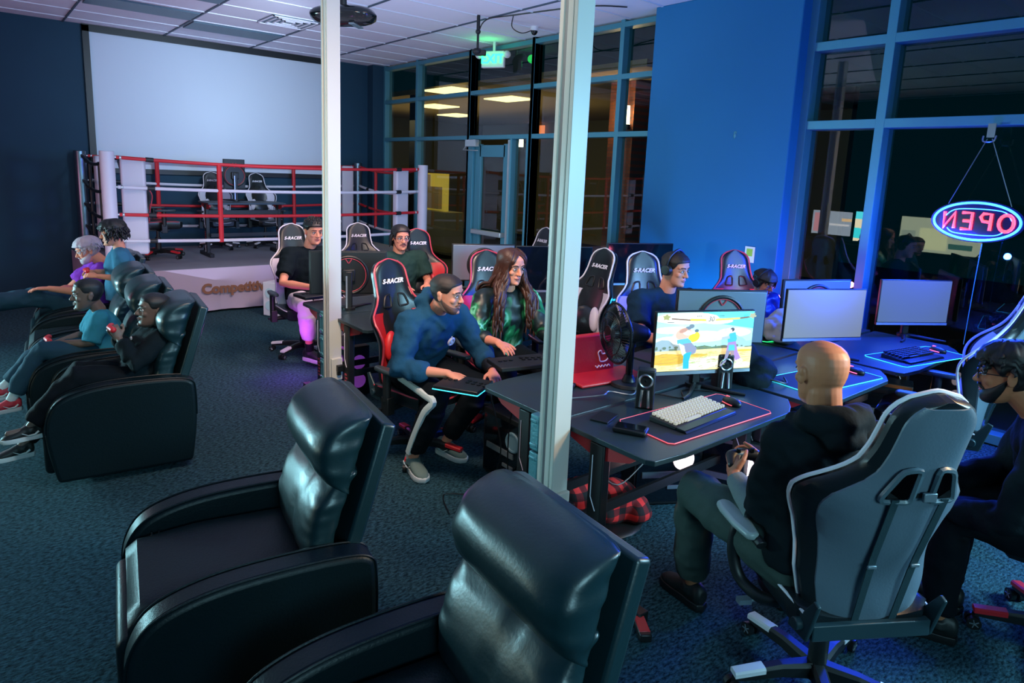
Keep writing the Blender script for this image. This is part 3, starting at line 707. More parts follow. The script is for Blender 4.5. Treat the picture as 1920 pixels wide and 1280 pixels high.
# ================================================================ RECLINERS
def make_recliner():
    r = empty('recliner')
    arch = [(.37, .04), (.40, .20), (.415, .34), (.40, .44), (.35, .52), (.26, .565), (.12, .59), (-.08, .595), (-.26, .585), (-.34, .56), (-.36, .50), (-.36, .28), (-.33, .04)]
    pl = [(p.x, p.y) for p in cr([(a, b, 0) for a, b in arch], 4)]
    XZ = Matrix(((1, 0, 0), (0, 0, 1), (0, 1, 0)))
    for s_ in (-1, 1):
        q = MB(); q.prism(pl, s_*.325-.055, s_*.325+.055, XZ); a = q.build('arm', 'leather', r, bevel=.022, seg=3)
        q = MB()
        for e in (-.056, .056): q.tube([(x, s_*.325+e*.82, z+.0) for x, z in pl[8:44]], .004, 5)
        q.build('arm_piping', 'leather', a)
    q = MB(); q.box((.04, 0, .30), (.62, .52, .22)); q.build('seat_base', 'leather', r, bevel=.03)
    q = MB()
    rs = []
    for i in range(15):
        t = i/14; x = -.25+.66*t; z = .43+.02*math.sin(t*3); h = .07
        if i == 14: x -= .01; h = .03
        rs.append([V((x, .268*math.copysign(abs(math.cos(a))**.45, math.cos(a)), z+h*math.copysign(abs(math.sin(a))**.6, math.sin(a)))) for a in [2*pi*k/28 for k in range(28)]])
    q.rings(rs); q.build('seat_cushion', 'leather', r, disp=.004, dscale=7)
    q = MB(); q.box((.40, 0, .24), (.07, .53, .36)); q.build('footrest', 'leather', r, bevel=.03, seg=3)
    q = MB()
    for e in (-.012, .012): q.tube(cr([(.30+e, -.25, .497), (.31+e, 0, .503), (.30+e, .25, .497)], 6), .003, 5)
    q.build('seat_seam', 'black', r)
    # back, leaning
    A = .30
    def B(u, v, d): return V((-.24-v*math.sin(A)+d*math.cos(A), u, .44+v*math.cos(A)+d*math.sin(A)))
    q = MB()
    sec = [(-.27, -.08), (.27, -.08), (.31, -.10), (.31, .55), (-.31, .55), (-.31, -.10)]
    vs = []
    for d in (-.055, .0):
        for u, v in ((-.275, -.15), (.275, -.15), (.285, .2), (.275, .59), (-.275, .59), (-.285, .2)): vs.append(B(u, v, d))
    q.add(vs, [(5, 4, 3, 2, 1, 0), (6, 7, 8, 9, 10, 11)]+[(i, (i+1) % 6, (i+1) % 6+6, i+6) for i in range(6)]); q.build('back_frame', 'leatherp', r, bevel=.012, seg=3)
    def cush(v0, v1, thick, Wd, n=16, nd=24):
        rs = []
        for i in range(n+1):
            t = i/n; v = v0+(v1-v0)*t; h = thick*max(.12, math.sin(pi*min(1, max(0, t)))**.45)
            ring = []
            for k in range(nd):
                a = 2*pi*k/nd; ca, sa = math.cos(a), math.sin(a)
                ca = math.copysign(abs(ca)**.45, ca); sa = math.copysign(abs(sa)**.6, sa)
                ring.append(B(ca*Wd*(1-.03*(1-math.sin(pi*t))), v, .02+h*.5+h*.5*sa))
            rs.append(ring)
        q = MB(); q.rings(rs); return q
    def wrinkle(o, amp, f, seam=0):
        for vv in o.data.vertices:
            p = vv.co.copy(); e = min(1, (abs(p.y)/.30)**3)
            vv.co -= vv.normal*.010*math.exp(-((p.y-.05-.03*math.sin(p.z*9))/.016)**2)*seam
            vv.co += vv.normal*(amp*(e+.15)*(noise.noise(V((p.x*4, p.y*9, p.z*f)))+.6*noise.noise(V((p.x*9, p.y*14+4, p.z*f*1.8)))))
    o = cush(-.02, .41, .13, .268).build('back_cushion', 'leatherp', r, subd=2, bake=True); wrinkle(o, .011, 16, 1)
    o = cush(.30, .61, .185, .272).build('head_pillow', 'leatherp', r, subd=1, bake=True); wrinkle(o, .013, 16)
    q = MB(); q.box((-.02, 0, .05), (.56, .56, .08)); q.build('floor_frame', 'black', r, bevel=.01)
    return r
REC = make_recliner()
_first = [True]
def recliner(x, y, ang, label, grp, s=1.0):
    c = REC if _first[0] else copy_tree(REC); _first[0] = False
    c.location = (x, y, 0); c.rotation_euler = (0, 0, math.radians(ang)); c.scale = (s, s*(.95 if y > 3 else 1), s); tag(c, label, 'recliner', grp); return c

# ================================================================ DESKS
def make_desk(Wd, D, top='desktop', trim='redpaint', front=-1):
    r = empty('gaming_desk')
    f = front
    pl = [(-Wd/2, -f*D/2), (-Wd/2, f*D*.40), (-Wd/2+.02, f*D*.46), (-Wd/2+.20, f*D/2), (Wd/2-.20, f*D/2), (Wd/2-.10, f*D*.42), (Wd/2, f*D*.30), (Wd/2, -f*D/2)]
    q = MB(); q.prism(pl, .728, .752); q.build('desk_top', top, r, bevel=.003, smooth=False)
    for s_ in (-1, 1):
        x = s_*(Wd/2-.035)
        q = MB()
        q.prism([(-f*D*.42, .725), (f*D*.30, .725), (f*D*.22, .69), (-f*D*.05, .645), (-f*D*.20, .655), (-f*D*.42, .69)], x-.012, x+.012, Matrix(((0, 0, 1), (1, 0, 0), (0, 1, 0))))
        q.build('side_bracket', trim, r, smooth=False)
        q = MB(); q.box((x, -f*D*.10, .37), (.05, .085, .70)); q.box((x, 0, .025), (.06, D*.92, .05)); lg = q.build('leg', 'black', r, bevel=.006)
        for e in (-1, 1):
            q = MB(); q.tube([(x+e*.027, -f*D*.10+.02, .66), (x+e*.027, -f*D*.10+.02, .46), (x+e*.027, -f*D*.10-.012, .40)], .0028, 4); q.build('leg_stripe', 'logo', lg, smooth=False); q = MB()
            q.tube([(x+e*.027, -f*D*.10-.01, .16), (x+e*.027, -f*D*.10+.01, .12), (x+e*.027, -f*D*.10+.01, .06)], .0028, 4)
            q.build('leg_stripe', 'logo', lg, smooth=False)
        q = MB()
        for k in range(6): q.box((x-.027, -f*D*.10+.004*(-1)**k, .34-k*.026), (.003, .03, .012))
        q.build('leg_marking', 'piper', lg, smooth=False)
    q = MB(); q.box((0, -f*D*.15, .60), (Wd-.1, .03, .08)); q.box((0, -f*D*.30, .30), (Wd-.1, .02, .05)); q.build('crossbar', 'black', r, smooth=False)
    return r
def desk(x0, x1, yb, D, f, label, grp, top='desktop', trim='redpaint', z=0, ang=0):
    d = make_desk(x1-x0, D, top, trim, f); d.location = ((x0+x1)/2, yb+f*D/2, z); d.rotation_euler = (0, 0, math.radians(ang)); tag(d, label, 'desk', grp); return d

# ================================================================ SCREENS AND KEYBOARDS
def monitor(x, y, zb, ang, label, scr='offscreen', back='silver', z0=.752, Wd=.61, H=.355, grp='desk monitors', feet=True):
    """screen faces local -y; ang turns it"""
    r = empty('monitor', (x, y, 0), math.radians(ang), label, 'monitor', grp)
    q = MB(); q.box((0, .012, zb+H/2), (Wd, .022, H)); q.build('casing', 'black', r, bevel=.004)
    q = MB(); q.box((0, -.0005, zb+H/2+.008), (Wd-.012, .004, H-.030)); s_ = q.build('screen', scr, r, smooth=False)
    q = MB(); q.box((0, -.001, zb+.009), (Wd, .006, .018)); q.build('chin_bezel', 'bezel', r, smooth=False)
    q = MB(); q.box((0, .026, zb+H/2), (Wd-.02, .008, H-.02)); b = q.build('rear_shell', back, r, bevel=.003)
    q = MB(); q.tube([(.15*math.cos(a), .034, zb+H*.45+.15*math.sin(a)) for a in [2*pi*k/40 for k in range(40)]], .012, 8, closed=True); rg = q.build('rear_ring', 'black', r)
    q = MB(); q.tube([(.136*math.cos(a), .038, zb+H*.45+.136*math.sin(a)) for a in [2*pi*k/40 for k in range(40)]], .003, 6, closed=True); q.build('ring_accent', 'piper', rg)
    q = MB()
    for s_2 in (-1, 1): q.tube([(s_2*.002, .036, zb+H*.72), (s_2*.022, .036, zb+H*.80)], .004, 5); q.tube([(s_2*.022, .036, zb+H*.80), (s_2*.02, .036, zb+H*.88)], .003, 5)
    q.build('rear_emblem', 'piper', rg, smooth=False)
    q = MB(); q.box((0, .065, (zb+H*.55+z0)/2), (.055, .035, zb+H*.55-z0)); q.box((0, .05, zb+H*.45), (.10, .04, .10))
    st = q.build('stand', 'black', r, bevel=.008)
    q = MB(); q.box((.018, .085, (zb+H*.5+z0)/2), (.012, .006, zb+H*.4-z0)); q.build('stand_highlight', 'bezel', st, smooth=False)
    q = MB()
    for s_2 in (-1, 1): q.tube([(0, .06, z0+.014), (s_2*.13, -.10, z0+.010), (s_2*.19, -.145, z0+.008)], [.014, .010, .007], 8)
    q.cyl((0, .065, z0), (0, .065, z0+.02), .05); q.build('foot', 'black', r)
    return r
def keyboard(x, y, z, ang, label, keys='keycap', W=.44, D=.15, wrist=True):
    r = empty('keyboard', (x, y, z), math.radians(ang), label, 'keyboard', 'keyboards on the desks')
    q = MB(); q.prism([(-D/2, 0), (D/2, 0), (D/2, .026), (-D/2, .014)], -W/2, W/2, Matrix(((0, 0, 1), (1, 0, 0), (0, 1, 0)))); q.build('case', 'black', r, bevel=.003)
    q = MB(); rows = 6
    for j in range(rows):
        cnt = [18, 18, 17, 16, 15, 10][rows-1-j] if False else 18
        for i in range(18):
            if j == 0 and 4 <= i <= 8: continue
            yy = -D/2+.014+j*(D-.028)/5; xx = -W/2+.018+i*(W-.036)/17
            q.box((xx, yy, .020+.012*(yy/D+.5)+.005), (.0150, .0150, .012))
    q.box((-W/2+.018+6*(W-.036)/17, -D/2+.014, .022), (.115, .017, .010))
    q.build('keycaps', keys, r, smooth=False)
    if wrist:
        q = MB(); q.prism([(-D/2-.06, 0), (-D/2-.002, 0), (-D/2-.002, .016), (-D/2-.05, .012)], -W/2, W/2, Matrix(((0, 0, 1), (1, 0, 0), (0, 1, 0)))); q.build('wrist_rest', 'darkmetal', r, bevel=.003)
    return r
def mouse(x, y, z, ang, label, led='pinkled'):
    r = empty('mouse', (x, y, z), math.radians(ang), label, 'mouse', 'computer mice on the desks')
    q = MB(); q.ell((0, 0, .012), (.033, .060, .026)); q.v = [(a, b, max(c, 0)) for a, b, c in q.v]; q.build('body', 'black', r)
    q = MB(); q.box((0, .03, .034), (.006, .022, .010)); q.tube(cr([(-.033, -.03, .008), (-.034, 0, .008), (-.028, .04, .008)]), .003, 5); q.build('light_strip', led, r)
    return r
def mousepad(cx, cy, w_, d_, ang, label, led='cyanled', z=.7525, segs=None):
    r = empty('mouse_pad', (cx, cy, z), math.radians(ang), label, 'mouse pad', 'edge lit mouse pads')
    def rr(w, d, c):
        return [(x, y) for x, y in ((-w+c, -d), (w-c, -d), (w, -d+c), (w, d-c), (w-c, d), (-w+c, d), (-w, d-c), (-w, -d+c))]
    q = MB(); q.prism(rr(w_/2, d_/2, .02), 0, .004); q.build('cloth_surface', 'matpad', r, smooth=False)
    q = MB(); q.tube([(x, y, .003) for x, y in rr(w_/2, d_/2, .02)], .0027, 6, closed=True); q.build('light_edge', led, r)
    return r
def pc(x, y, ang, label, glow, estr=3, z=0, case='black', face=1):
    r = empty('computer_tower', (x, y, z), math.radians(ang), label, 'computer', 'computer towers under the desks')
    q = MB(); q.box((0, 0, .22), (.20, .42, .42)); q.box((0, 0, .005), (.16, .36, .02)); q.build('case', case, r, bevel=.006)
    m = mat('pcglow_%s' % label[:18], glow, .5, emit=glow, estr=estr)
    q = MB(); q.add([(-.101, -.19, .03), (-.101, .19, .03), (-.101, .19, .40), (-.101, -.19, .40), (-.104, -.19, .03), (-.104, .19, .03), (-.104, .19, .40), (-.104, -.19, .40)], [(0, 1, 2, 3), (7, 6, 5, 4), (0, 1, 5, 4), (1, 2, 6, 5), (2, 3, 7, 6), (3, 0, 4, 7)]); q.build('side_window', 'offscreen', r, smooth=False)
    q = MB(); q.tube([(-.107, -.09+.055*math.cos(a), .29+.055*math.sin(a)) for a in [2*pi*k/24 for k in range(24)]], .010, 6, closed=True); q.cyl((-.105, -.09, .29), (-.111, -.09, .29), .05); q.build('glowing_fan', m, r)
    q = MB(); q.cyl((0, -.212, .30), (0, -.218, .30), .060); q.cyl((0, -.212, .14), (0, -.218, .14), .060); q.build('front_fan', m, r)
    q = MB(); q.box((-.106, .03, .20), (.012, .26, .035)); q.box((-.106, -.05, .12), (.01, .10, .02)); q.build('graphics_card', 'silver', r, smooth=False)
    return r

# ================================================================ PEOPLE
HS = [(-.120, .016, .066, .036), (-.112, .034, .082, .008), (-.095, .049, .088, -.012), (-.072, .058, .087, -.040), (-.048, .063, .087, -.066), (-.022, .067, .089, -.086),
      (.0, .071, .087, -.096), (.018, .073, .090, -.101), (.04, .075, .093, -.103), (.065, .074, .089, -.100), (.085, .066, .076, -.088), (.101, .051, .055, -.068), (.112, .030, .030, -.042), (.117, .010, .010, -.018)]
def hsec(h):
    h = max(HS[0][0], min(HS[-1][0], h))
    for a, b in zip(HS, HS[1:]):
        if h <= b[0]:
            t = (h-a[0])/(b[0]-a[0]); return [a[i]+(b[i]-a[i])*t for i in (1, 2, 3)]
def hpt(th, h, off=0, sc_=1):     # th = 0 front
    wd, xf, xb = hsec(h); cx = (xf+xb)/2; rx = (xf-xb)/2
    c, s = math.cos(th), math.sin(th)
    x = cx+(rx+off)*math.copysign(abs(c)**.9, c); y = (wd+off)*math.copysign(abs(s)**.85, s)
    return V((x*sc_, y*sc_, h*sc_))
class Head:
    def __init__(s, c, F, U=(0, 0, 1), k=1.0):
        F = V(F).normalized(); U = V(U); L = U.cross(F).normalized(); U = F.cross(L).normalized()
        m = Matrix(((F.x, L.x, U.x), (F.y, L.y, U.y), (F.z, L.z, U.z))).to_4x4(); m = m @ Matrix.Scale(k, 4); m.translation = V(c); s.T = m; s.k = k; s.c = V(c); s.F = F; s.U = U; s.L = L
def add_head(q, h, nose=1.0):
    old = q.T; q.T = h.T
    q.rings([[hpt(2*pi*k/32, z) for k in range(32)] for z, _, _, _ in HS])
    q.limb([(.086, 0, .014), (.098, 0, -.010), (.108, 0, -.028)], [.008, .010*nose, .0125*nose], 10)
    for s_ in (-1, 1):
        q.ell((.097, s_*.012, -.031), (.010, .008, .008)); 
        q.limb([(.087, s_*.012, .030), (.084, s_*.034, .033), (.070, s_*.052, .028)], [.008, .009, .008], 8)      # brow
        q.ell((.062, s_*.040, -.024), (.020, .020, .020))                                                        # cheek
        R = Matrix.Rotation(s_*.35, 3, 'Z') @ Matrix.Rotation(-.15, 3, 'Y')
        q.ell((-.010, s_*.080, -.004), (.018, .007, .033), R); q.ell((-.016, s_*.084, .012), (.012, .006, .016), R)
    q.ell((.084, 0, -.058), (.014, .026, .012)); q.ell((.082, 0, -.100), (.016, .020, .014))
    q.T = old
def eyes(h, root, closed=False, brow='hairdark', lip='lipA', mouth=0):
    for s_ in (-1, 1):
        q = MB(); q.T = h.T; q.ell((.0795, s_*.033, .004), (.0125, .0145, .0085)); e = q.build('eye', 'eyew', root)
        q = MB(); q.T = h.T; q.ell((.0885, s_*.031, .003), (.0045, .0062, .0065)); q.build('iris', 'iris', e)
        q = MB(); q.T = h.T; q.tube(cr([(.094, s_*.012, .026), (.094, s_*.030, .034), (.080, s_*.052, .030)], 4), [.0030]*8+[.002], 6); q.build('eyebrow', brow, root)
        q = MB(); q.T = h.T; q.tube(cr([(.088, s_*.018, .007), (.0915, s_*.032, .014), (.082, s_*.048, .007)], 4), .0022, 6); q.build('eyelid', brow, root)
    q = MB(); q.T = h.T
    q.limb([(.084, -.022, -.062), (.0955, -.008, -.0585), (.0955, .008, -.0585), (.084, .022, -.062)], [.003, .0048, .0048, .003], 8)
    q.limb([(.083, -.019, -.066-mouth), (.094, 0, -.070-mouth), (.083, .019, -.066-mouth)], [.003, .0055, .003], 8); q.build('lips', lip, root)
def hair_cap(h, root, m, off=.010, line=.062, side=-.02, back=-.06, disp=.006, face=1.05, name='hair', temple=1.45):
    q = MB(); q.T = h.T; nz = 22; nt = 72; vs = []; fs = []
    def lim(th):
        a = abs((th+pi) % (2*pi)-pi)
        def sm(t): t = max(0, min(1, t)); return t*t*(3-2*t)
        v = line-.010*(a/face)**2 if a < face else line-.010
        v = v+(side-v)*sm((a-face)/(temple-face)); v = v+(.022-v)*sm((a-temple-.02)/.12)*(1-sm((a-temple-.30)/.15)) if side < .02 else v
        return v+(back-v)*sm((a-temple-.28)/.25)
    for layer in (0, 1):
        for i in range(nz+1):
            t = i/nz
            for j in range(nt):
                th = 2*pi*j/nt; L0 = lim(th); z = L0+(.1165-L0)*t
                if layer: vs.append(hpt(th, z, -.006)); continue
                n = noise.noise(V((math.cos(th)*3, math.sin(th)*3, z*25)))*disp+noise.noise(V((math.cos(th)*14, math.sin(th)*14, z*60)))*disp*.5
                e = min(1, t/.22)**.6
                o = (off*(.4 if z < .0 else .8)+n+(off*.35 if z > .05 else 0))*e+.0012*(1-e)
                p = hpt(th, z, o)
                if z > .08: p.z += off*.8*(z-.08)/.037
                vs.append(p)
    o = (nz+1)*nt
    for i in range(nz):
        for j in range(nt):
            a, b = i*nt+j, i*nt+(j+1) % nt; fs += [(a, b, b+nt, a+nt), (a+o, a+nt+o, b+nt+o, b+o)]
    for j in range(nt): b = (j+1) % nt; fs.append((j, j+o, b+o, b))
    fs.append(tuple(nz*nt+j for j in range(nt))); fs.append(tuple(nz*nt+j+o for j in range(nt))[::-1])
    q.add(vs, fs)
    return q.build(name, m, root, auto=False)
def hair_clumps(h, root, m, n=160, length=.06, r=.006, seed=1, zmin=.0, curl=.02, front=.9, down=.6, out=.5, name='hair_locks', zmax=.117, fall=None):
    rnd = random.Random(seed); q = MB(); q.T = h.T
    for i in range(n):
        z = zmin+(zmax-zmin)*rnd.random()**.7; th = rnd.uniform(-pi, pi)
        if abs(th) < front and z < .07: continue
        p = hpt(th, z, .002); nn = V((p.x, p.y, max(0, p.z)*.9)).normalized(); t = (nn*out+V((0, 0, -down))+V((rnd.uniform(-.5, .5), rnd.uniform(-.5, .5), rnd.uniform(-.2, .5)))).normalized()
        L = length*rnd.uniform(.7, 1.25); pts = [p]; ph = rnd.random()*6
        for k in range(1, 6):
            g = k/5; d = (nn*out*(1-g)+V((0, 0, -down*(g+.3)))+V((math.sin(ph+k*1.7), math.cos(ph+k*1.9), 0))*curl*12).normalized()
            pts.append(pts[-1]+d*L/5)
        q.tube(pts, [r, r*1.25, r*1.2, r, r*.7, r*.2], 6)
    return q.build(name, m, root, auto=False)
def hand(q, wr, d, nrm, side, k=1.0, curl=.35, thumb=.6, spread=.12):
    """side=+1: thumb lies to (d x nrm); nrm = way the palm faces"""
    wr = V(wr); d = V(d).normalized(); nrm = (V(nrm)-d*V(nrm).dot(d)).normalized(); ac = d.cross(nrm)*side
    q.loft([(wr-d*.01*k, ac*.026*k, nrm*.019*k), (wr+d*.02*k, ac*.032*k, nrm*.019*k), (wr+d*.055*k+ac*.002*k, ac*.042*k, nrm*.018*k), (wr+d*.088*k, ac*.040*k, nrm*.014*k), (wr+d*.095*k, ac*.034*k, nrm*.010*k)], 16)
    for off, L, c2 in ((.031, .070, 1.0), (.0105, .080, .95), (-.0105, .074, 1.0), (-.031, .058, 1.1)):
        b = wr+d*.088*k+ac*off*k; dd = (d+ac*off*spread*28*.35).normalized(); a = curl*c2*.7; pts = [b]
        for sl in (.42, .32, .26):
            a_ = a; dr = dd*math.cos(a_)+nrm*math.sin(a_); pts.append(pts[-1]+dr*L*sl*k); a += curl*c2
        q.limb(pts, [.0090*k, .0086*k, .0078*k, .0066*k], 8)
    b = wr+d*.028*k+ac*.028*k; dd = (d*.62+ac*.72+nrm*.25*thumb).normalized(); p1 = b+dd*.038*k; p2 = p1+(d*.9+ac*.35+nrm*.3*thumb).normalized()*.030*k; p3 = p2+(d*.95+ac*.1+nrm*.35*thumb).normalized()*.024*k
    q.limb([b, p1, p2, p3], [.014*k, .0115*k, .0098*k, .0080*k], 8)
def mid(a, b, t=.5): return V(a)*(1-t)+V(b)*t
def perp(v, ref): v = V(v); ref = V(ref).normalized(); return (v-ref*v.dot(ref)).normalized()
class Person: pass
def person(loc, ang, label, J, k=1.0, skin='skinA', voxel=.005, wide=1.0, cat='person'):
    """J in a local frame: x ahead, y left, z up, origin on the floor"""
    R = Matrix.Translation(V(loc)) @ Matrix.Rotation(math.radians(ang), 4, 'Z')
    g = Person(); g.R = R; g.k = k; g.wide = wide
    for n, v in J.items():
        setattr(g, n, V(v))
    g.head = Head(g.H, g.F, getattr(g, 'U', V((0, 0, 1))), k*getattr(g, 'hk', V((1, 0, 0))).x)
    q = MB(); add_head(q, g.head)
    sv = (g.SL-g.SR).normalized(); up = (g.N-g.P).normalized(); fv = sv.cross(up).normalized(); g.sv, g.up, g.fv = sv, up, fv
    w_ = wide*k
    neck_top = g.head.c+g.head.U*(-.055*k)-g.head.F*.022*k
    q.limb([g.N-up*.03*k, g.N+up*.02*k, neck_top, neck_top+g.head.U*.03*k], [.064*k, .059*k, .057*k, .056*k], 18)
    Cx = mid(g.P, g.N, .62)+getattr(g, 'bend', V((0, 0, 0)))
    Wst = mid(g.P, g.N, .30)+getattr(g, 'bend', V((0, 0, 0)))*.8
    g.Cx, g.Wst = Cx, Wst
    g.tor = [(g.P-up*.10*k, sv*.10*w_, fv*.08*k), (g.P-up*.03*k, sv*.165*w_, fv*.115*k), (g.P+up*.05*k, sv*.165*w_, fv*.115*k), (Wst, sv*.145*w_, fv*.105*k), (Cx, sv*.165*w_, fv*.118*k), (mid(g.P, g.N, .82)+getattr(g, 'bend', V((0, 0, 0)))*.5, sv*.165*w_, fv*.100*k), (g.N-up*.03*k, sv*.10*w_, fv*.070*k), (g.N, sv*.06*k, fv*.058*k)]
    q.loft(g.tor, 28)
    for S_ in (g.SL, g.SR): q.limb([g.N-up*.045*k, mid(g.N-up*.05*k, S_, .6), S_], [.055*k, .055*k, .056*k], 14); q.limb([Cx+up*.05*k, S_], [.06*k, .05*k], 12)
    g.arms = []
    for S_, E_, W_ in ((g.SL, g.EL, g.WL), (g.SR, g.ER, g.WR)):
        q.limb([S_, mid(S_, E_, .35), E_, mid(E_, W_, .3), W_], [.052*k, .048*k, .036*k, .038*k, .025*k], 16); g.arms.append((S_, E_, W_))
    hips = [g.P+sv*.09*w_-up*.02, g.P-sv*.09*w_-up*.02]; g.hips = hips; g.legs = []
    for hp, K, A in zip(hips, (g.KL, g.KR), (g.AL, g.AR)):
        q.limb([hp, mid(hp, K, .4), K, mid(K, A, .3), mid(K, A, .65), A], [.088*k, .078*k, .055*k, .054*k, .040*k, .032*k], 16); g.legs.append((hp, K, A))
    g.toes = [V(g.TL).normalized(), V(g.TR).normalized()]
    for (hp, K, A), t in zip(g.legs, g.toes):
        q.limb([A-t*.03*k+V((0, 0, -.045*k)), A+t*.06*k+V((0, 0, -.045*k)), A+t*.14*k+V((0, 0, -.06*k))], [.032*k, .032*k, .022*k], 10)
    for W_, hd in ((g.WL, getattr(g, 'hL', None)), (g.WR, getattr(g, 'hR', None))): pass
    for i, W_ in enumerate((g.WL, g.WR)):
        hd = J.get('handL' if i == 0 else 'handR')
        if hd: hand(q, W_, hd[0], hd[1], (-1 if i == 0 else 1)*(hd[4] if len(hd) > 4 else 1), k*.98, hd[2], hd[3] if len(hd) > 3 else .6)
    # world transform baked into the root's matrix, geometry stays local
    g.root = q.build('person', skin, voxel=voxel, sm=2)
    g.root.matrix_world = R
    tag(g.root, label, cat, None)
    return g
def top(g, m, sleeve='short', loose=.014, name='shirt', hood=False, disp=.010, hem=.08, voxel=.010, collar=0, sl=.55):
    k = g.k; q = MB(); t = []
    L = loose
    def ex(sec, e): c, a, b = sec; return (c, a*(1+e/a.length), b*(1+e/b.length))
    secs = [ex(x, L+.012) for x in g.tor[2:5]]+[ex(g.tor[5], L+.004), ex(g.tor[6], L), ex(g.tor[7], .004+L*.3)]
    c0, a0, b0 = secs[0]; secs = [(c0-g.up*hem*k, a0*1.02, b0*1.04)]+secs
    q.loft(secs, 30)
    for S_, E_, W_ in g.arms:
        q.limb([g.N-g.up*.05*k, mid(g.N-g.up*.055*k, S_, .6), S_], [.058*k+L*.6, .058*k+L, .062*k+L], 14); q.limb([g.Cx+g.up*.05*k, mid(g.Cx+g.up*.05*k, S_, .7)], [.07*k+L, .06*k+L], 12)
        if sleeve == 'short':
            e = mid(S_, E_, sl*1.35 if sl < .74 else sl); q.tube([S_, mid(S_, E_, sl*.6), e], [.062*k+L, .060*k+L, .056*k+L], 16); q.ell(S_, .062*k+L)
        else:
            e = mid(E_, W_, .93 if sleeve == 'long' else .45); q.limb([S_, mid(S_, E_, .5), E_, mid(E_, W_, .4)], [.060*k+L, .056*k+L, .048*k+L, .046*k+L*.8], 16); q.tube([mid(E_, W_, .2), e-(e-E_)*.12, e], [.045*k+L, .040*k+L*.7, .035*k+L*.3], 16)
    if hood:
        B = g.N-g.fv*.035*k+g.up*.045*k
        q.limb([g.N+g.sv*.095*k+g.fv*.03*k-g.up*.01*k, B+g.sv*.105*k-g.fv*.02*k, B-g.fv*.085*k-g.up*.015*k, B-g.sv*.105*k-g.fv*.02*k, g.N-g.sv*.095*k+g.fv*.03*k-g.up*.01*k], [.028*k, .048*k, .062*k, .048*k, .028*k], 14)
        q.limb([g.N+g.sv*.095*k+g.fv*.03*k, g.N+g.fv*.10*k-g.up*.06*k], [.028*k, .020*k], 10); q.limb([g.N-g.sv*.095*k+g.fv*.03*k, g.N+g.fv*.10*k-g.up*.06*k], [.028*k, .020*k], 10)
        q.ell(B-g.fv*.075*k-g.up*.06*k, (.08*k, .08*k, .05*k))
    o = q.build(name, m, g.root, voxel=voxel, sm=3, disp=disp, dscale=11)
    return o
def trousers(g, m, loose=.014, name='trousers', end=.93, disp=.009, voxel=.010, cuff=.0, waist=True):
    k = g.k; q = MB(); L = loose
    def ex(sec, e): c, a, b = sec; return (c, a*(1+e/a.length), b*(1+e/b.length))
    q.loft([ex(x, L) for x in g.tor[0:3]], 28)
    for hp, K, A in g.legs:
        e = mid(K, A, end); q.limb([hp, mid(hp, K, .4), K, mid(K, A, .35)], [.092*k+L, .082*k+L, .062*k+L, .058*k+L], 18)
        q.tube([mid(K, A, .2), mid(K, A, end*.75), e], [.060*k+L, .052*k+L, .042*k+L+cuff], 18)
    return q.build(name, m, g.root, voxel=voxel, sm=3, disp=disp, dscale=10)
def shoes(g, m, sole='solew', swoosh=None, sock=None, which=(0, 1), mR=None):
    k = g.k
    for i in which:
        hp, K, A = g.legs[i]; t = g.toes[i].copy(); dn = V((0, 0, -1)) if not hasattr(g, 'dn') else g.dn.normalized()
        t = perp(t, dn); s = dn.cross(t)
        O = A+dn*.085*k
        q = MB()
        sec = [(-.075, .024, .030, .052), (-.06, .034, .050, .050), (-.02, .036, .058, .055), (.03, .038, .050, .045), (.08, .045, .036, .034), (.13, .046, .026, .026), (.165, .036, .020, .020), (.185, .015, .010, .014)]
        q.loft([(O+t*x*k-dn*(z+.004)*k, s*w_*k, dn*h*k) for x, w_, h, z in sec], 20)
        q.tube([A-dn*.00*k, A+dn*.035*k], [.044*k, .050*k], 16)
        sh = q.build('shoe', m, g.root, voxel=.006, sm=2)
        q = MB(); pl = [(-.082, 0), (-.07, .03), (-.03, .038), (.03, .040), (.09, .050), (.14, .050), (.175, .036), (.195, .0)]
        pl = [(x, w_) for x, w_ in pl]+[(x, -w_) for x, w_ in pl[::-1][1:-1]]
        n = len(pl); q.rings([[O+t*x*k*sc_+s*w_*k*sc_-dn*z*k for x, w_ in pl] for z, sc_ in ((-.012, .96), (.0, 1), (.018, 1), (.024, .97))]); q.build('sole', sole, sh, bevel=.003)
        if swoosh:
            for e in (-1, 1):
                q = MB(); pts = [(-.045, .055, .044), (-.02, .034, .046), (.02, .033, .049), (.06, .058, .050)]
                q.tube([O+t*a*k-dn*b*k*.95+s*e*c*k*.93 for a, b, c in pts], [.008*k, .007*k, .004*k, .0015*k], 6); q.build('shoe_emblem', swoosh, sh)
        if sock:
            q = MB(); q.tube([A+(K-A).normalized()*.09*k, A], [.042*k, .040*k], 16); q.build('sock', sock, g.root, disp=.003, dscale=60)

def gradscreen():
    m = bpy.data.materials.new('shaded_screen'); m.use_nodes = True; nt = m.node_tree; b = nt.nodes['Principled BSDF']
    b.inputs['Base Color'].default_value = (.04, .06, .08, 1); b.inputs['Roughness'].default_value = .25
    b.inputs['Emission Color'].default_value = (.20, .30, .38, 1); b.inputs['Emission Strength'].default_value = .42
    return m
M['gradscreen'] = gradscreen()
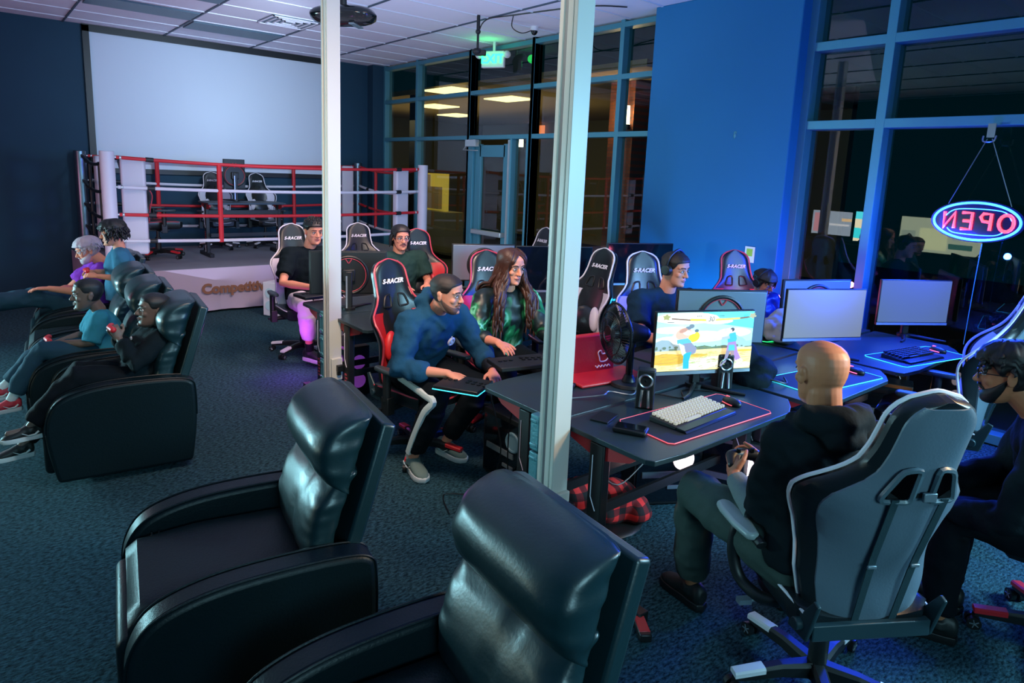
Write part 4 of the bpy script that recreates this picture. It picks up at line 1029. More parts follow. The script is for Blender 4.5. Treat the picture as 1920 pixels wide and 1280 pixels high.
# ================================================================ PLACING THE FURNITURE
G = 'gaming desks in rows'
M['desktopb'] = M['desktop']
desk(2.09, 3.36, 2.10, .56, -1, 'black desk nearest the camera with a keyboard and a glowing game monitor', G)
desk(3.40, 4.43, 2.10, .62, -1, 'desk in blue light behind the bald man with a pale blank monitor', G)
desk(4.47, 5.62, 2.12, .66, -1, 'desk in blue light by the window under the neon sign', G)
desk(2.09, 3.24, 2.13, .62, 1, 'black desk beside the long haired player, with the desk fan and red bag', G)
desk(3.28, 4.40, 2.13, .62, 1, 'black desk in front of the man wearing headphones', G)
desk(4.45, 5.62, 2.15, .62, 1, 'desk with a green glowing edge in front of the boy with headphones', G)
desk(2.12, 3.22, 4.72, .60, 1, 'black desk with red trim where the man in a black shirt types', G)
desk(3.26, 4.36, 4.72, .60, 1, 'dark desk in front of the man with glasses and moustache', G)
desk(2.12, 3.22, 4.70, .58, -1, 'dark desk behind the hooded man and his racing chair', G)
desk(3.26, 4.40, 4.70, .58, -1, 'dark desk behind the long haired player with a wide dark monitor', G)
desk(4.44, 5.60, 4.70, .58, -1, 'dark desk against the blue wall under a wide dark monitor', G)

monitor(3.08, 2.02, .845, -24, 'monitor showing a bright fighting game on the nearest desk', 'offscreen')
monitor(4.42, 1.99, .86, -27, 'monitor with a pale blank screen above the bald man', 'greyscreen')
monitor(5.62, 1.86, .855, -31, 'monitor by the window with a shaded grey screen turning blue at its right', 'gradscreen')
monitor(3.74, 2.36, .855, 147, 'grey backed monitor with a ring shaped rear, in front of the man wearing headphones')
monitor(5.02, 2.36, .83, 155, 'monitor seen from behind with a pink lit ring, behind the pale blank screen', back='silver')
monitor(3.80, 5.00, .86, 153, 'silver backed monitor with a red edged ring, left of the long haired player')
monitor(2.36, 4.90, .87, 156, 'black backed monitor half covered by a white post, in front of the man in black', back='black')
monitor(4.00, 4.22, .86, -26, 'wide dark monitor partly covered by the right white post', Wd=.71, H=.41)
monitor(5.06, 4.12, .86, -22, 'wide dark monitor against the blue wall behind the man wearing headphones', Wd=.71, H=.41)

mousepad(2.70, 1.77, .78, .33, -3, 'black mouse pad with a red glowing edge under the white lit keyboard', 'redled')
keyboard(2.67, 1.80, .7565, 2, 'black keyboard with warm lit keys on the nearest desk')
mouse(3.00, 1.77, .7565, -12, 'black mouse with a red light right of the white lit keyboard', 'redled')
mousepad(3.92, 1.72, .72, .32, -8, 'mouse pad with a green and cyan edge beyond the bald head', 'cyanled')
mouse(4.20, 1.66, .7565, -10, 'black mouse with pink lights right of the bald head', 'pinkled')
mousepad(5.03, 1.60, .74, .30, -12, 'cyan edged mouse pad on the desk by the window')
keyboard(4.96, 1.63, .7565, -10, 'dark keyboard with a pink and white lit edge by the window', 'keydark', W=.40)
mouse(5.30, 1.56, .7565, -15, 'black mouse with pink lights by the window', 'pinkled')
q = MB(); q.box((4.93, 1.545, .773), (.16, .006, .006), math.radians(-10)); 
mousepad(4.70, 2.50, .5, .3, 170, 'mouse pad with a green glowing edge on the boy\'s desk', 'greenled')

# the fighting game picture
def game():
    root = [o for o in bpy.data.objects if o.get('label', '').startswith('monitor showing a bright')][0]
    scr = [o for o in root.children if o.name.startswith('screen')][0]
    zb = .845; W, H = .598, .325; cz = zb+.355/2+.008
    cols = {}
    def em(n, c, s=1.0): cols.setdefault(n, mat('game_'+n, c, .6, emit=c, estr=s)); return cols[n]
    ms = []; q = MB(); lay = [0]
    def clip(pts):
        for ax, lim, sg in ((0, 0, 1), (0, 1, -1), (1, 0, 1), (1, 1, -1)):
            out = []
            for i in range(len(pts)):
                a, b = pts[i-1], pts[i]; ia, ib = sg*(a[ax]-lim) >= 0, sg*(b[ax]-lim) >= 0
                if ia != ib:
                    t = (lim-a[ax])/(b[ax]-a[ax]); out.append((a[0]+(b[0]-a[0])*t, a[1]+(b[1]-a[1])*t))
                if ib: out.append(b)
            pts = out
        return pts
    def poly(pts, c, s=1.0):
        n = 'c%02d' % len(ms); ms.append(em(n, c, s)); q.cur = len(ms)-1; lay[0] += 1; y = -.0028-.00008*lay[0]
        pts = clip(pts)
        if len(pts) < 3: return
        vs = [((x-.5)*W, y, cz+(.5-z)*H) for x, z in pts]
        q.add(vs, [tuple(range(len(vs)))])
    def same(pts):
        pts = clip(pts)
        if len(pts) < 3: return
        lay[0] += 1; y = -.0028-.00008*lay[0]; q.add([((x-.5)*W, y, cz+(.5-z)*H) for x, z in pts], [tuple(range(len(pts)))])
    def blob(cx, cy, rx, ry, c, s=1, rot=0, n=14, wob=.0, again=False):
        pts = []
        for i in range(n):
            a = 2*pi*i/n; k = 1+wob*math.sin(a*5+cx*40); x, y = rx*math.cos(a)*k, ry*math.sin(a)*k
            pts.append((cx+x*math.cos(rot)-y*math.sin(rot), cy+x*math.sin(rot)+y*math.cos(rot)))
        (same if again else lambda p: poly(p, c, s))(pts)
    # sky, clouds
    poly([(0, 0), (1, 0), (1, .66), (0, .66)], (.42, .80, .82), .95)
    poly([(.45, 0), (1, 0), (1, .30), (.62, .20)], (.12, .72, .84), .95)
    blob(.30, .10, .33, .10, (.92, .86, .72), .95); blob(.62, .16, .16, .05, None, again=True); blob(.15, .30, .18, .06, None, again=True)
    blob(.80, .36, .18, .08, (.80, .88, .82), .95); blob(.45, .42, .3, .10, None, again=True); blob(.2, .48, .22, .08, None, again=True)
    rnd = random.Random(5)
    # distant town and trees
    poly([(0, .50), (.06, .46), (.13, .47), (.18, .54), (.30, .57), (.34, .60), (.34, .68), (0, .68)], (.34, .40, .42), .8)
    poly([(.78, .58), (.80, .44), (.83, .40), (.86, .44), (.90, .46), (.94, .52), (1, .50), (1, .66), (.78, .66)], (.35, .46, .46), .8)
    poly([(.34, .62), (.42, .59), (.5, .57), (.58, .60), (.70, .58), (.78, .60), (.78, .68), (.34, .68)], (.16, .20, .11), .8)
    ms.append(em('tree', (.14, .18, .12), .8)); q.cur = len(ms)-1
    for i in range(46): blob(rnd.uniform(0, 1), rnd.uniform(.585, .64), rnd.uniform(.008, .022), rnd.uniform(.01, .025), None, again=True, n=8)
    # field
    poly([(0, .655), (1, .62), (1, 1), (0, 1)], (.80, .62, .26), .95)
    blob(.12, .80, .22, .10, (.72, .40, .05), .95); blob(.35, .74, .2, .03, None, again=True); blob(.92, .68, .1, .02, None, again=True)
    blob(.62, .86, .30, .10, (.80, .76, .58), .95); blob(.80, .93, .22, .06, None, again=True); blob(.40, .95, .18, .05, None, again=True)
    ms.append(em('streak', (.42, .30, .08), .8)); q.cur = len(ms)-1
    for i in range(150):
        x = rnd.uniform(0, .96); z = rnd.uniform(.68, .98); L = rnd.uniform(.02, .07); same([(x, z), (x+L, z-.004), (x+L, z), (x, z+.005)])
    ms.append(em('green', (.38, .45, .10), .8)); q.cur = len(ms)-1
    for i in range(60):
        x = rnd.uniform(.3, .9); z = rnd.uniform(.66, .92); L = rnd.uniform(.015, .05); same([(x, z), (x+L, z-.003), (x+L, z+.004), (x, z+.007)])
    # left fighter, generic bare-chested figure in blue trousers
    blob(.255, .345, .075, .11, (.80, .42, .30), .9, .35); blob(.29, .33, .05, .04, (.92, .62, .48), .9, .9); blob(.33, .22, .028, .038, (.18, .20, .24), .8); blob(.30, .25, .03, .03, None, again=True)
    blob(.25, .29, .03, .05, (.55, .25, .18), .9, .8); blob(.385, .30, .022, .03, (.12, .15, .18), .8); blob(.36, .42, .055, .075, (.90, .75, .03), .95, .3); blob(.39, .39, .03, .07, None, again=True)
    poly([(.19, .45), (.30, .42), (.34, .48), (.33, .55), (.20, .52)], (.12, .42, .60), .9)
    poly([(.25, .52), (.34, .50), (.40, .60), (.39, .68), (.33, .72), (.28, .64)], (.26, .24, .33), .9)
    poly([(.27, .68), (.35, .66), (.33, .82), (.335, .95), (.275, .95), (.27, .80)], (.03, .38, .62), .9)
    poly([(.21, .50), (.27, .55), (.29, .68), (.26, .72)], (.75, .80, .85), .9)
    # right fighter, generic figure in a long blue and mauve coat
    blob(.755, .295, .022, .035, (.06, .05, .07), .8); blob(.74, .31, .014, .02, (.85, .60, .50), .9)
    poly([(.73, .36), (.79, .34), (.81, .46), (.79, .56), (.72, .54), (.71, .44)], (.06, .38, .60), .9)
    poly([(.63, .43), (.73, .40), (.735, .45), (.65, .47)], (.40, .40, .60), .9); blob(.635, .44, .015, .02, (.9, .6, .5), .9)
    poly([(.72, .52), (.80, .50), (.83, .68), (.87, .80), (.82, .84), (.77, .70), (.71, .66)], (.38, .18, .48), .9)
    poly([(.73, .56), (.79, .56), (.80, .66), (.73, .66)], (.08, .42, .66), .9)
    poly([(.71, .66), (.755, .66), (.715, .86), (.67, .93), (.65, .92), (.69, .86)], (.26, .20, .28), .9)
    poly([(.75, .66), (.79, .66), (.81, .86), (.78, .88)], (.35, .20, .20), .9)
    # health bars and clock
    poly([(.12, .075), (.32, .105), (.32, .125), (.12, .095)], (.18, .08, .05), .8); poly([(.31, .09), (.47, .105), (.47, .135), (.31, .125)], (.85, .60, .04), 1)
    poly([(.57, .10), (.82, .085), (.82, .115), (.57, .135)], (.88, .58, .10), 1); poly([(.82, .085), (.93, .07), (.93, .09), (.82, .115)], (.22, .10, .06), .8)
    blob(.07, .06, .035, .045, (.40, .34, .12), .8, wob=.3); blob(.955, .06, .035, .045, (.45, .34, .20), .8, wob=.3)
    ms.append(em('mark', (.08, .08, .10), .6)); q.cur = len(ms)-1
    same([(.08, .14), (.15, .145), (.15, .155), (.08, .15)])
    for i in range(3): blob(.38+.018*i, .052, .007, .009, None, again=True, n=8); blob(.61+.018*i, .052, .007, .009, None, again=True, n=8)
    lay[0] += 1
    q.cur = len(ms)-1; text_into(q, '30', .038, .0004, frame(((.52-.5)*W, -.0028-.00008*lay[0]-.0004, cz+(.5-.105)*H), (1, 0, 0), (0, 0, 1)), shear=.2)
    q.build('game_picture', ms, scr, smooth=False)

game()

# speakers
def speaker(x, y, ang, label):
    r = empty('desk_speaker', (x, y, .7525), math.radians(ang), label, 'speaker', 'speakers beside the game monitor')
    q = MB(); q.prism([(-.05, 0), (.045, 0), (.025, .20), (-.045, .20)], -.045, .045, Matrix(((0, 0, 1), (1, 0, 0), (0, 1, 0)))); q.build('cabinet', 'black', r, bevel=.008, seg=3)
    R = Matrix.Rotation(pi/2+.10, 3, 'X')
    q = MB(); q.tube([(.032*math.cos(a), -.047, .145+.032*math.sin(a)) for a in [2*pi*k/28 for k in range(28)]], .006, 8, closed=True); q.build('driver_ring', 'chrome', r)
    q = MB(); q.lathe([(.030, 0), (.022, -.006), (.010, -.008), (.008, 0), (.001, .002)], (0, -.046, .145), Matrix.Rotation(pi/2, 3, 'X')); q.build('driver_cone', 'darkmetal', r)
    q = MB()
    for s_ in (-1, 1): q.tube([(s_*.014, -.050, .10), (s_*.020, -.052, .01)], .008, 8)
    q.build('front_bar', 'chrome', r)
    return r
# local -y is the speaker face: prism built with y as depth
sp = speaker(2.60, 2.02, -55, 'black speaker with a chrome ring left of the game monitor')
speaker(3.22, 1.98, -35, 'black speaker with a chrome ring right of and below the game monitor')

# desk fan
fn = empty('desk_fan', (2.80, 2.30, .7525), math.radians(-20), 'black round desk fan turned left beside the game monitor', 'fan')
q = MB(); q.cyl((0, 0, 0), (0, 0, .02), .11, .10); q.cyl((0, 0, .02), (0, 0, .06), .04, .024); q.build('base', 'black', fn, bevel=.003)
q = MB(); q.cyl((0, 0, .04), (0, 0, .24), .020); q.build('stem', 'darkmetal', fn); 
q = MB(); q.limb([(.07, 0, .29), (.0, 0, .30), (-.05, 0, .30)], [.045, .060, .055], 20); q.cyl((0, 0, .22), (0, 0, .27), .026); q.build('motor_housing', 'black', fn)
q = MB(); c0 = V((-.10, 0, .30)); Rf = .165
for k in range(60):
    a = 2*pi*k/60; dv = V((0, math.cos(a), math.sin(a))); q.tube([c0+V((.045, 0, 0))+dv*.05, c0+V((.035, 0, 0))+dv*.12, c0+dv*Rf, c0+V((-.035, 0, 0))+dv*.12, c0+V((-.05, 0, 0))+dv*.04], .0016, 4)
for r_, x_ in ((Rf, 0), (.12, .035), (.05, .045), (.12, -.035), (.045, -.05)): q.tube([c0+V((x_, r_*math.cos(a), r_*math.sin(a))) for a in [2*pi*k/48 for k in range(48)]], .003 if r_ != Rf else .007, 5, closed=True)
q.build('grille', 'darkmetal', fn)
q = MB()
for k in range(3):
    a = 2*pi*k/3
    rs = []
    for t in (.03, .07, .11, .15):
        d1 = V((0, math.cos(a-.35), math.sin(a-.35)))*t; d2 = V((0, math.cos(a+.5), math.sin(a+.5)))*t
        rs.append([c0+d1+V((.012, 0, 0)), c0+d2+V((-.012, 0, 0)), c0+d2+V((-.014, 0, 0)), c0+d1+V((.010, 0, 0))])
    q.rings(rs)
q.cyl(c0+V((-.02, 0, 0)), c0+V((.03, 0, 0)), .03); q.build('blades', 'black', fn)

# red tote bag on the desk
rb = empty('tote_bag', (2.72, 2.52, .7525), math.radians(-8), 'red bag with a white printed emblem standing beside the desk fan', 'bag')
q = MB(); q.box((0, .05, .12), (.40, .05, .24)); q.box((.05, -.06, .012), (.48, .22, .02)); q.build('bag_body', 'redv', rb, bevel=.012, seg=3)
q = MB(); y_ = .022
q.tube(cr([(.08, y_, .10), (.07, y_, .13), (.09, y_, .14), (.10, y_, .12), (.13, y_, .12), (.15, y_, .10), (.13, y_, .075), (.09, y_, .075)], 4, True), .004, 5, closed=True)
q.tube(cr([(.055+.012*i, y_-.001, .045+.006*((-1)**i)) for i in range(10)], 3), .0035, 5); q.build('printed_emblem', 'logo', rb)

# phone, remote, cards, pens, controllers on desks
q = MB(); q.box((2.27, 1.83, .765), (.085, .155, .024), math.radians(28)); ph = tag(q.build('phone', 'black', bevel=.008), 'black phone in a thick case lying left of the keyboard', 'phone')
q = MB(); q.box((2.27, 1.83, .7785), (.068, .135, .003), math.radians(28)); q.build('phone_screen', 'blackgloss', ph, bevel=.001)
q = MB(); q.box((2.30, 2.02, .757), (.14, .09, .008), math.radians(20)); tag(q.build('card_case', 'black', bevel=.002), 'flat black case at the left end of the nearest desk', 'case')
def fightstick(x, y, z, ang, label, led=None, stripe=None, tilt=0, w=.36, d=.22):
    r = empty('game_controller', (x, y, z), math.radians(ang), label, 'game controller', 'button box game controllers'); r.rotation_euler = (math.radians(tilt), 0, math.radians(ang))
    q = MB(); q.box((0, 0, .014), (w, d, .028)); q.build('case', 'black', r, bevel=.006)
    q = MB()
    for i in range(4):
        for j in range(2): q.cyl((.02+.038*i, .01+.035*j-.006*i, .028), (.02+.038*i, .01+.035*j-.006*i, .033), .013, n=14)
    for i in range(3): q.cyl((-.13+.035*i, .02, .028), (-.13+.035*i, .02, .033), .013, n=14)
    q.build('buttons', 'darkmetal', r)
    if led:
        q = MB(); q.tube([(-w/2, d/2, .006), (-w/2, -d/2, .006), (w/2, -d/2, .006), (w/2, d/2, .006)], .0035, 6); q.build('light_edge', led, r)
    if stripe:
        q = MB(); q.box((w/2-.04, -d/2-.001, .014), (.05, .003, .022)); q.build('side_label', stripe, r, smooth=False)
    return r
fightstick(2.16, 2.99, .655, -60, 'flat controller with a cyan glowing edge on the hooded man\'s lap', 'cyanled', w=.28, d=.24)
fightstick(2.50, 2.88, .765, -14, 'thick black controller with a white label under the long haired player\'s hand', None, 'whitep')
fightstick(2.30, 5.36, .775, 5, 'black controller under the hands of the man in a black shirt')
q = MB(); q.box((2.44, 2.42, .762), (.17, .055, .018), .5); rm = tag(q.build('remote', 'black', bevel=.005), 'black remote with a grey label on the desk left of the post', 'remote')
q = MB(); q.box((2.455, 2.428, .772), (.07, .04, .002), .5); q.build('label_patch', 'silver', rm, smooth=False)
q = MB(); q.tube([(2.86, 2.36, .760), (3.02, 2.30, .760)], .007, 8); tag(q.build('pen', 'piper'), 'pink pen lying in front of the red bag', 'pen')
q = MB(); q.tube([(2.66, 2.76, .760), (2.80, 2.70, .760)], .006, 8); tag(q.build('pen', 'piper'), 'thin pink pen left of the right white post', 'pen')

# backpack and jacket on the desks
bk = MB(); bk.ell((3.50, 2.10, .84), (.14, .16, .16)); bk.ell((3.56, 1.98, .80), (.14, .13, .09)); bk.ell((3.46, 1.92, .76), (.12, .1, .06)); b_ = bk.build('backpack', 'blacktee', voxel=.012, sm=3, disp=.02, dscale=9); tag(b_, 'crumpled black backpack on the desk right of the game monitor', 'backpack')
q = MB(); q.tube(cr([(3.46, 1.88, .80), (3.52, 1.80, .78), (3.58, 1.78, .765), (3.66, 1.84, .77)]), .006, 6); q.build('strap', 'black', b_)
jk = MB(); jk.ell((4.62, 2.42, .83), (.20, .14, .09)); jk.ell((4.54, 2.34, .80), (.14, .12, .06)); jk.ell((4.72, 2.44, .88), (.12, .10, .07))
M['creamcloth'] = mat('cream_jacket_nylon', (.42, .46, .38), .7, bump=.2, bscale=20)
tag(jk.build('jacket', 'creamcloth', voxel=.012, sm=3, disp=.028, dscale=10), 'pale crumpled jacket heaped on the desk below the boy with headphones', 'jacket')

# plaid bag under the desk
def plaid():
    m = bpy.data.materials.new('red_plaid'); m.use_nodes = True; nt = m.node_tree; b = nt.nodes['Principled BSDF']; L = nt.links.new
    tc = nt.nodes.new('ShaderNodeTexCoord'); sx = nt.nodes.new('ShaderNodeSeparateXYZ'); L(tc.outputs['Object'], sx.inputs[0])
    def sq(o):
        a = nt.nodes.new('ShaderNodeMath'); a.operation = 'MULTIPLY'; a.inputs[1].default_value = 13; L(o, a.inputs[0])
        f = nt.nodes.new('ShaderNodeMath'); f.operation = 'FRACT'; L(a.outputs[0], f.inputs[0])
        g = nt.nodes.new('ShaderNodeMath'); g.operation = 'GREATER_THAN'; g.inputs[1].default_value = .5; L(f.outputs[0], g.inputs[0]); return g.outputs[0]
    ad = nt.nodes.new('ShaderNodeMath'); L(sq(sx.outputs[0]), ad.inputs[0]); L(sq(sx.outputs[2]), ad.inputs[1])
    r = nt.nodes.new('ShaderNodeValToRGB'); r.color_ramp.interpolation = 'CONSTANT'; e = r.color_ramp.elements; e[0].color = (.9, .03, .03, 1); e[1].position = .4; e[1].color = (.16, .008, .012, 1)
    x = e.new(.8); x.color = (.012, .008, .01, 1)
    dv = nt.nodes.new('ShaderNodeMath'); dv.operation = 'DIVIDE'; dv.inputs[1].default_value = 2.2; L(ad.outputs[0], dv.inputs[0]); L(dv.outputs[0], r.inputs[0]); L(r.outputs[0], b.inputs['Base Color']); b.inputs['Roughness'].default_value = .85
    return m
M['plaid'] = plaid()
q = MB(); q.ell((2.62, 2.22, .14), (.17, .13, .12)); q.ell((2.46, 2.32, .15), (.12, .11, .13)); q.ell((2.72, 2.12, .10), (.09, .09, .08))
pb = tag(q.build('plaid_bag', 'plaid', voxel=.012, sm=3, disp=.02, dscale=9), 'red and black plaid bag on the carpet under the nearest desk', 'bag')
q = MB(); q.ell((2.60, 2.18, .03), (.19, .15, .028)); q.build('bag_base', 'black', pb)
point('plaid_bag_bounce', (2.45, 1.85, .55), .9, (1, .55, .5), .1)

# computers
pc(3.10, 2.25, 60, 'computer tower with a round white fan under the nearest desk', (1.0, .80, .84), 2.2)
pc(3.40, 1.99, 25, 'computer tower with a bright blue violet fan by the bald man\'s hands', (.16, .24, 1.0), 5)
pc(5.42, 1.94, 20, 'computer tower with an orange fan under the blue lit desks', (1.0, .42, .08), 6)
pc(2.42, 5.05, 0, 'computer tower glowing violet under the desk of the man in black', (.7, .15, 1.0), .12)
pc(2.55, 2.95, 0, 'dark computer tower under the long haired player\'s desk', (.1, .2, .25), .08)
pc(3.02, 8.20, -60, 'white computer tower standing beside the ring apron', (.25, .35, .4), .4, case='whitep')
point('orange_computer_glow', (5.15, 1.70, .42), 1.5, (1, .4, .08), .08)

# cables
def cable(pts, label, m='black', r=.004, grp='loose cables'):
    q = MB(); q.tube(cr(pts, 6), r, 5); tag(q.build('cable', m), label, 'cable', grp)
cable([(2.25, 2.85, .64), (2.32, 2.82, .3), (2.36, 2.95, .02), (2.2, 2.9, .012), (2.05, 3.0, .012), (1.95, 2.8, .012)], 'thin cable hanging from the glowing lap controller to the carpet')
cable([(2.35, 2.72, .74), (2.36, 2.80, .4), (2.44, 2.86, .02), (2.5, 2.7, .012)], 'cable dropping from the desk edge beside the hooded man')
cable([(3.35, 1.62, .66), (3.2, 1.6, .4), (2.9, 1.45, .62), (2.62, 1.36, .72)], 'cable running down to the bald man\'s gamepad')
cable([(2.70, 2.05, .758), (2.78, 2.10, .76), (2.86, 1.98, .757), (2.98, 2.06, .757), (3.1, 1.95, .757)], 'black speaker cable behind the lit keyboard')
cable([(2.35, 2.30, .758), (2.5, 2.22, .77), (2.6, 2.26, .76), (2.66, 2.16, .76), (2.75, 2.2, .758)], 'tangled cable lying in front of the fan base', 'silver')
cable([(2.2, 2.0, .56), (2.35, 1.95, .42), (2.6, 1.95, .50), (2.8, 1.95, .44), (3.0, 1.95, .52)], 'cable looping under the nearest desk')
cable([(5.75, 1.52, 1.52), (5.76, 1.53, 1.2), (5.74, 1.53, .76)], 'thin cable hanging straight down from the neon sign', 'frame', .003)

# chairs
CG = 'racing style gaming chairs'
chair('wl', 2.37, .935, 58, 'large grey backed gaming chair nearest the camera under the bald man', CG, .975)
chair('r', 3.46, .38, 100, 'gaming chair with red leg caps at the right edge under the bearded man', CG)
chair('g', 4.56, 1.32, 103, 'empty grey backed gaming chair seen side on under the neon sign', CG, 1.05)
chair('r', 2.26, 3.62, -80, 'black and red gaming chair behind the man in the blue hoodie', CG, .95)
chair('r', 3.06, 3.80, -108, 'dark gaming chair with red piping behind the long haired player', CG, .95)
chair('w', 4.05, 3.10, -118, 'white piped gaming chair behind the man wearing headphones', CG, .97)
chair('w', 3.72, 3.72, 176, 'white piped gaming chair turned side on right of the right post', CG, .97)
chair('r', 5.22, 3.02, -122, 'blue lit gaming chair with red cushions behind the boy', CG, .95)
chair('w', 2.56, 6.36, -95, 'white piped gaming chair under the man in the black shirt', CG, .95)
chair('r', 3.50, 5.55, -106, 'black and red gaming chair behind the man with glasses', CG, .95)
chair('w', 3.38, 6.62, -104, 'empty white piped gaming chair in front of the ring, left of the man with glasses', CG, .93)
chair('w', 4.62, 5.45, 172, 'empty gaming chair with white piping beside the glass door', CG, .97)
chair('r', 1.98, 9.85, 0, 'empty gaming chair with a red seat up in the ring behind the left corner', CG, .97).location.z = .57
chair('w', 2.96, 10.55, -90, 'gaming chair up in the ring behind the left ring table', CG, .85).location.z = .57
chair('w', 3.66, 10.55, -85, 'gaming chair up in the ring behind the right ring table', CG, .85).location.z = .57
d = desk(2.55, 3.62, 9.55, .55, 1, 'black table with red trimmed brackets standing in the ring', 'tables in the ring', z=.57)
monitor(3.02, 9.95, 1.50, 180, 'tall dark monitor seen from behind on the table in the ring', z0=1.33, Wd=.30, H=.42, back='black')

# recliners
RGp = 'black leather recliners in the left row'
recliner(.70, 4.62, 173, 'black recliner nearest in the left row, seating the boy in a dark jumper', RGp)
recliner(.67, 5.385, 174, 'black recliner second in the left row, seating the boy in a cyan shirt', RGp)
recliner(.70, 6.13, 175, 'black recliner third in the left row, below the standing boy', RGp)
recliner(.80, 7.02, 176, 'black recliner farthest in the left row, seating the grey haired man', RGp)
recliner(.72, 2.32, 171, 'black leather recliner in the middle of the foreground', 'foreground recliners')
recliner(.79, 1.21, 174, 'black leather recliner cut off by the bottom edge', 'foreground recliners')
q = MB(); q.box((2.12, 1.60, .022), (.30, .05, .035), math.radians(55)); ps = tag(q.build('power_strip', 'black', bevel=.006), 'black strip with a red end on the carpet behind the nearest recliner', 'power strip')
q = MB(); q.box((2.075, 1.535, .026), (.10, .046, .034), math.radians(55)); q.build('red_end', 'redglow', ps, bevel=.004)

# ================================================================ THE PEOPLE
def seated(**o):
    J = dict(P=(0, 0, .60), N=(-.02, 0, 1.11), H=(.01, 0, 1.275), F=(1, 0, -.1), SL=(-.02, .185, 1.055), SR=(-.02, -.185, 1.055), EL=(.06, .25, .80), ER=(.06, -.25, .80), WL=(.30, .16, .78), WR=(.30, -.16, .78),
             KL=(.44, .14, .60), KR=(.44, -.14, .60), AL=(.44, .14, .10), AR=(.44, -.14, .10), TL=(1, .15, 0), TR=(1, -.15, 0), handL=((1, -.2, -.1), (0, 0, -1), .35), handR=((1, .2, -.1), (0, 0, -1), .35))
    J.update(o); hk = J.pop('hk', None); 
    if hk: J['hk'] = (hk, 0, 0)
    hands = {k: J.pop(k) for k in ('handL', 'handR') if k in J}
    J2 = dict(J); 
    return J2, hands
_person = person
def person(loc, ang, label, Jh, **k):
    J, hands = Jh
    class D(dict): pass
    JJ = D(J)
    # hands are looked up with .get and never converted
    _get = dict.get
    JJ.get = None
    return _person2(loc, ang, label, J, hands, **k)
def _person2(loc, ang, label, J, hands, **k):
    global _H; _H = hands
    return _person(loc, ang, label, HD(J), **k)
class HD(dict):
    def get(s, k, d=None): return _H.get(k, d) if k in ('handL', 'handR') else dict.get(s, k, d)

# 1 bald man in the front chair
g = person((2.34, .96, 0), 58, 'bald man in a black hooded top holding a gamepad, seen from behind', seated(
    P=(-.02, .03, .58), N=(-.01, .06, 1.075), H=(.02, .075, 1.245), F=(1, -.02, -.12), SL=(-.02, .21, 1.0), SR=(-.02, -.13, 1.0), EL=(.06, .215, .68), ER=(.10, -.20, .75), WL=(.275, .225, .735), WR=(.34, .05, .745),
    KL=(.43, .31, .60), KR=(.46, -.16, .60), AL=(.52, .24, .10), AR=(.50, -.18, .10), TL=(.95, .35, 0), handL=((.75, -.30, .30), (.2, -.9, -.3), .55, .5), handR=((.8, .35, .25), (.2, .9, -.3), .55, .5)), voxel=.004, skin='skinB', wide=1.1)
eyes(g.head, g.root)
top(g, 'blacktee', 'short', .016, 'hooded_top', hood=True, disp=.014, sl=.95)
q = MB()
for S_, E_, W_ in g.arms: q.tube([mid(E_, W_, .1), mid(E_, W_, .55), mid(E_, W_, .92)], [.058, .050, .040], 16)
q.build('undershirt_sleeves', 'greycuff', g.root, disp=.004, dscale=30)
trousers(g, 'greenpants', .026, disp=.012, end=.90); shoes(g, 'blackshoe', 'black', None)
gp = MB(); c = g.R @ V((.37, .145, .785)); 
pad = empty('gamepad', c, math.radians(58), 'black gamepad held in the bald man\'s hands', 'game controller')
q = MB(); q.limb([(-.01, -.05, 0), (.0, 0, .005), (-.01, .05, 0)], [.026, .024, .026], 12); q.limb([(-.01, -.055, 0), (-.05, -.07, -.02)], [.024, .018], 12); q.limb([(-.01, .055, 0), (-.05, .07, -.02)], [.024, .018], 12); q.build('shell', 'black', pad, voxel=.005, sm=2)
q = MB()
for s_ in (-1, 1): q.cyl((-.02, s_*.03, .02), (-.02, s_*.03, .036), .009)
q.build('thumbstick', 'darkmetal', pad)

